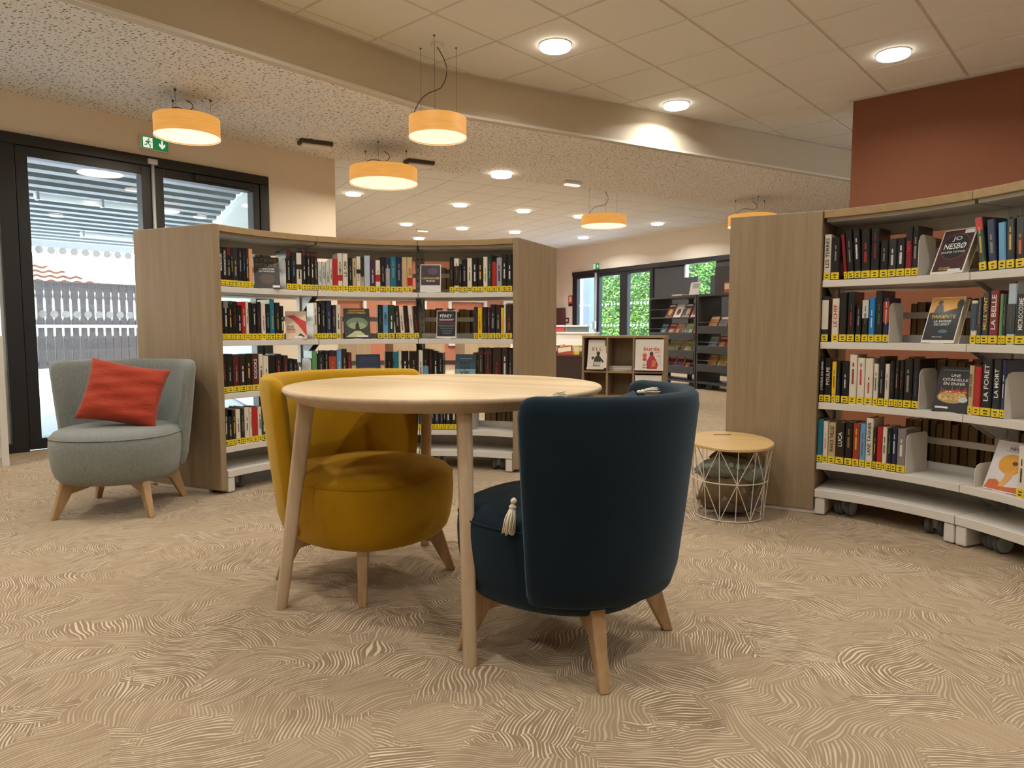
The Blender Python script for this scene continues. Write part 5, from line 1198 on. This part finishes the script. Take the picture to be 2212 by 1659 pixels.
def draw_elle(r):
    put_text('cover_title', 'E L L', TC['k'], r, (-.02, -.0075, .25), .12, .04)
    for pts in ([(-.06, .02), (.03, .02), (.04, .13), (.0, .18), (-.05, .13)], ell(0, .19, .024, .028), [(-.08, .1), (-.05, .13), (-.06, .15), (-.09, .14)], [(.03, .1), (.07, .06), (.075, .09), (.04, .13)]): patch(r, 'cover_art', pts, bm_((40, 40, 42)), -.0070)
    patch(r, 'cover_art', rect(-.05, .03, .03, .08), bm_((190, 190, 186)), -.0072)
flap(.70, kw - .01, .40, .80, 6, 'fashion magazine with a red dress on the oak unit', draw_burda)
flap(.075, .30, .40, .80, 14, 'black and white magazine in the left bay of the oak unit', draw_elle)
for k in range(5):
    m_ = MB().box(-.11, .11, -.15, .15, 0, .012).build('magazine', bookmat([(214, 210, 204), (190, 188, 182), (226, 220, 210), (176, 172, 166), (206, 200, 190)][k])); tag(m_, 'pale magazine, %s from the bottom of the pile in the oak unit' % ordinal(k + 1), 'magazine', 'magazine pile in the oak unit')
    m_.matrix_world = Matrix.Translation((kq0.x, kq0.y, 0)) @ Matrix.Rotation(math.atan2(kd.y, kd.x), 4, 'Z') @ Matrix.Translation((.505 + rnd.uniform(-.01, .01), .2, .3845 + .0122 * k)) @ Matrix.Rotation(R(rnd.uniform(84, 96)), 4, 'Z')
    put_text('cover_title', 'M', TC['k'], m_, (0, 0, 0), .001, .001) if False else None

# two black magazine racks
RX = Vector((.40, -.917)).normalized(); RN = Vector((RX.y, -RX.x)); 
if RN.x > 0: RN = -RN                       # faces the room (towards the viewer's left)
rk0 = Vector((2.345, 12.0)); RW = 1.25
MAGC = [(70, 130, 190), (196, 60, 50), (226, 214, 196), (96, 60, 48), (176, 186, 120), (60, 60, 66), (214, 150, 90), (140, 170, 190), (120, 40, 60), (206, 190, 90)]
for q in range(2):
    org = rk0 + RX * (RW + .02) * q
    Mk = Matrix(((RX.x, -RN.x, 0, org.x), (RX.y, -RN.y, 0, org.y), (0, 0, 1, 0), (0, 0, 0, 1)))   # local x along, y into the rack, z up
    rk = empty('magazine_rack', (org.x, org.y, 0)); rk.matrix_world = Mk
    tag(rk, ('left' if q == 0 else 'right') + ' black metal magazine rack below the high window', 'magazine rack', 'black magazine racks')
    HR = 1.46
    for x in (0, RW - .03): MB().box(x, x + .03, 0, .45, .0, HR).build('side_panel', BLACK, rk, bevel=.003)
    MB().box(.03, RW - .03, 0, .45, HR - .035, HR).build('top', BLACK, rk); MB().box(.03, RW - .03, .0, .45, .09, .12).build('base_shelf', BLACK, rk)
    MB().box(RW / 2 - .03, RW / 2 + .03, .36, .42, .12, HR - .035).build('upright', BLACK, rk)
    for cxx in (.2, RW - .2):
        cs_ = empty('caster'); cs_.parent = rk; cs_.matrix_local = Matrix.Translation((cxx, .1, 0)) @ Matrix.Scale(1.0, 4)
        inst('wheel', WHEEL_ME, cs_, (-.024, 0, .043), (0, 0, R(20))); inst('wheel', WHEEL_ME, cs_, (.024, 0, .043), (0, 0, R(20))); inst('fork', FORK_ME, cs_)
    levels = ((1.12, 0), (.80, 1), (.52, 1), (.26, 1)) if q == 0 else ((.90, 1), (.60, 1), (.32, 1))
    for li, (z, tray) in enumerate(levels):
        MB().box(.05, RW - .05, .0, .36, z - .02, z).build('shelf', BLACK, rk, bevel=.004)
        if tray: MB().box(.03, RW - .03, -.012, .0, z - .04, z + .075).build('tray_front', BLACK, rk, bevel=.003)
        MB().tube([(.03, -.006, z + .13), (RW - .03, -.006, z + .13)], .004, 6).build('retaining_bar', BLACK, rk)
        cnt = 5
        for k in range(cnt):
            if q == 0 and li == 0 and k < 1: continue
            c_ = rnd.choice(MAGC); w_ = .19
            mg = MB().box(-w_ / 2, w_ / 2, 0, .008, 0, .25).build('magazine', bookmat(c_))
            tag(mg, '%s magazine on the %s level of the %s black rack' % (ordinal(k + 1), ordinal(li + 1), 'left' if q == 0 else 'right'), 'magazine', 'magazines on the black racks')
            mg.matrix_world = Mk @ Matrix.Translation((.17 + k * .225, .10 + .02 * tray, z + .001)) @ Matrix.Rotation(R(-28), 4, 'X')
            patch(mg, 'cover_title', rect(-w_ * .42, w_ * .42, .20, .235), bookmat((230, 226, 216)), -.0006)
            patch(mg, 'cover_art', ell(rnd.uniform(-.03, .03), .10, .05, .06, 12), bookmat(rnd.choice(MAGC)), -.0006)
    # things standing on top
    if q == 0:
        t_ = MB().box(-.12, .12, 0, .006, 0, .22).build('brochure', bookmat((206, 206, 204))); tag(t_, 'grey brochure standing on top of the left black rack', 'brochure'); t_.matrix_world = Mk @ Matrix.Translation((.92, .2, HR)) @ Matrix.Rotation(R(-12), 4, 'X'); MB().box(-.06, .1, -.001, 0, .12, .2).build('photo', bookmat((150, 150, 150)), t_)
        t_ = MB().box(-.14, .14, -.1, .1, 0, .02).build('brochure', bookmat((190, 184, 176))); tag(t_, 'flat stack of papers lying on top of the left black rack', 'paper stack'); t_.matrix_world = Mk @ Matrix.Translation((.62, .2, HR)); MB().box(-.13, .13, -.09, .11, .02, .032).build('top_sheet', bookmat((214, 208, 200)), t_)
    else:
        for j, (x, c_, lb) in enumerate(((.2, (62, 64, 66), 'dark panel standing on top of the right black rack, left one'), (.78, (62, 64, 66), 'dark panel standing on top of the right black rack, right one'))):
            t_ = MB().box(-.16, .16, 0, .02, 0, .42 - .1 * j + .08 * j).build('standing_sign', BLACK); tag(t_, lb, 'panel'); t_.matrix_world = Mk @ Matrix.Translation((x, .3, HR)); MB().box(-.17, .17, -.05, .07, 0, .012).build('foot', BLACK, t_)
        for j in range(3):
            t_ = MB().box(-.13, .13, -.1, .1, 0, .035).build('boxed_set', bookmat([(176, 80, 60), (196, 150, 120), (150, 60, 50)][j])); tag(t_, 'flat boxed set, %s from the bottom on top of the right rack' % ordinal(j + 1), 'box', 'boxed sets on the rack'); t_.matrix_world = Mk @ Matrix.Translation((1.05, .2, HR + .0352 * j)); MB().box(-.125, .125, -.101, -.1, .006, .028).build('label', bookmat((226, 220, 206)), t_)
        t_ = MB().box(-.07, .07, -.03, .03, 0, .16).build('figurine_box', bookmat((206, 90, 70))); tag(t_, 'small colourful box before the high window on the right rack', 'box'); t_.matrix_world = Mk @ Matrix.Translation((.48, .2, HR)); MB().box(-.06, .05, -.031, -.03, .06, .14).build('label', bookmat((210, 210, 190)), t_)

# bins and table with comics behind the kiosk
bn0 = at_z(1203, 812, 0)
bx = empty('comic_bin', (.98, 11.6, 0), R(-15)); tag(bx, 'dark brown comic bin beside the oak magazine unit', 'bin')
MB().box(-.55, .17, 0, .5, .02, .50).build('body', DARKBROWN, bx, bevel=.004); MB().box(-.56, .18, -.01, .51, .47, .5).build('rim', MAROON, bx, bevel=.003)
MB().box(-.5, .12, .05, .45, 0, .03).build('plinth', INK, bx)
CC = [(196, 60, 50), (40, 40, 44), (206, 190, 150), (226, 120, 70), (60, 60, 64), (170, 70, 50), (214, 200, 60), (120, 90, 70), (90, 60, 90)]
for k in range(9):
    c_ = MB().box(-.13, .13, -.008, .008, 0, .30).build('comic_album', bookmat(CC[k])); tag(c_, 'comic album, %s from the left in the brown bin' % ordinal(k + 1), 'comic book', 'albums in the comic bin')
    c_.matrix_world = Matrix.Translation((.98, 11.6, .3)) @ Matrix.Rotation(R(-15), 4, 'Z') @ Matrix.Translation((-.42 + .065 * k, .05 + .045 * (k % 5), .06)) @ Matrix.Rotation(R(-14 - 3 * (k % 3)), 4, 'X') @ Matrix.Rotation(R(rnd.uniform(-12, 12)), 4, 'Y')
    MB().box(-.11, .11, -.0088, -.008, .2, .28).build('title_panel', bookmat((226, 214, 196)), c_)
dk = empty('white_counter', (.55, 13.6, 0), R(-15)); tag(dk, 'white counter with leaflet trays behind the comic bin', 'counter')
MB().box(-.6, 1.05, 0, .6, .05, .84).build('body', PLASTIC, dk, bevel=.005); MB().box(-.62, 1.07, -.02, .62, .84, .87).build('top', PLASTIC, dk, bevel=.004); MB().box(-.55, 1.0, .05, .55, 0, .05).build('plinth', INK, dk)
for k in range(2):
    t_ = empty('leaflet_tray', (.55, 13.6, .87), R(-15)); t_.matrix_world = Matrix.Translation((.55, 13.6, .872)) @ Matrix.Rotation(R(-15), 4, 'Z') @ Matrix.Translation((.25 + .45 * k, .2, 0)); tag(t_, ('left' if k == 0 else 'right') + ' leaflet tray standing on the white counter', 'tray', 'leaflet trays')
    MB().box(-.2, .2, -.12, .12, 0, .10).build('tray_body', bookmat([(176, 60, 60), (96, 100, 106)][k]), t_); MB().box(-.21, .21, -.13, .13, .10, .13).build('paper', PLASTIC, t_)

# far wall: white display frames and low cases seen through the bookcase
for k, (e1, w_) in enumerate(((4.9, 1.0), (6.5, .9), (8.1, 1.1), (9.5, .7))):
    f_ = empty('white_noticeboard', E(e1, 16.26) + (0,), math.atan2(E1.y, E1.x)); tag(f_, 'white display frame on the salmon far wall, %s from the left' % ordinal(k + 1), 'frame', 'white frames on the far wall')
    for x0, x1, z0, z1 in ((-w_ / 2, w_ / 2, 1.62, 1.70), (-w_ / 2, w_ / 2, .5, .58), (-w_ / 2, -w_ / 2 + .08, .58, 1.62), (w_ / 2 - .08, w_ / 2, .58, 1.62)): MB().box(x0, x1, -.05, .03, z0, z1).build('frame_bar', PLASTIC, f_)
for k in range(4):
    e1 = 4.2 + 1.7 * k; b_ = empty('picture_book_box', E(e1, 14.2) + (0,), math.atan2(E1.y, E1.x)); tag(b_, 'low wooden picture book box before the far wall, %s from the left' % ordinal(k + 1), 'book box', 'low book boxes in the far room')
    MB().box(-.6, .6, 0, .5, 0, .62).build('body', OAK, b_, bevel=.004); MB().box(-.56, .56, .04, .46, .62, .64).build('inner_tray', PLASTIC, b_)
    for j in range(5):
        MB().box(-.5 + j * .2, -.34 + j * .2, .1, .12 + .02 * j, .64, .64 + .14 + .05 * (j % 2)).build('divider', bookmat(CC[(k * 3 + j) % 9]), b_)
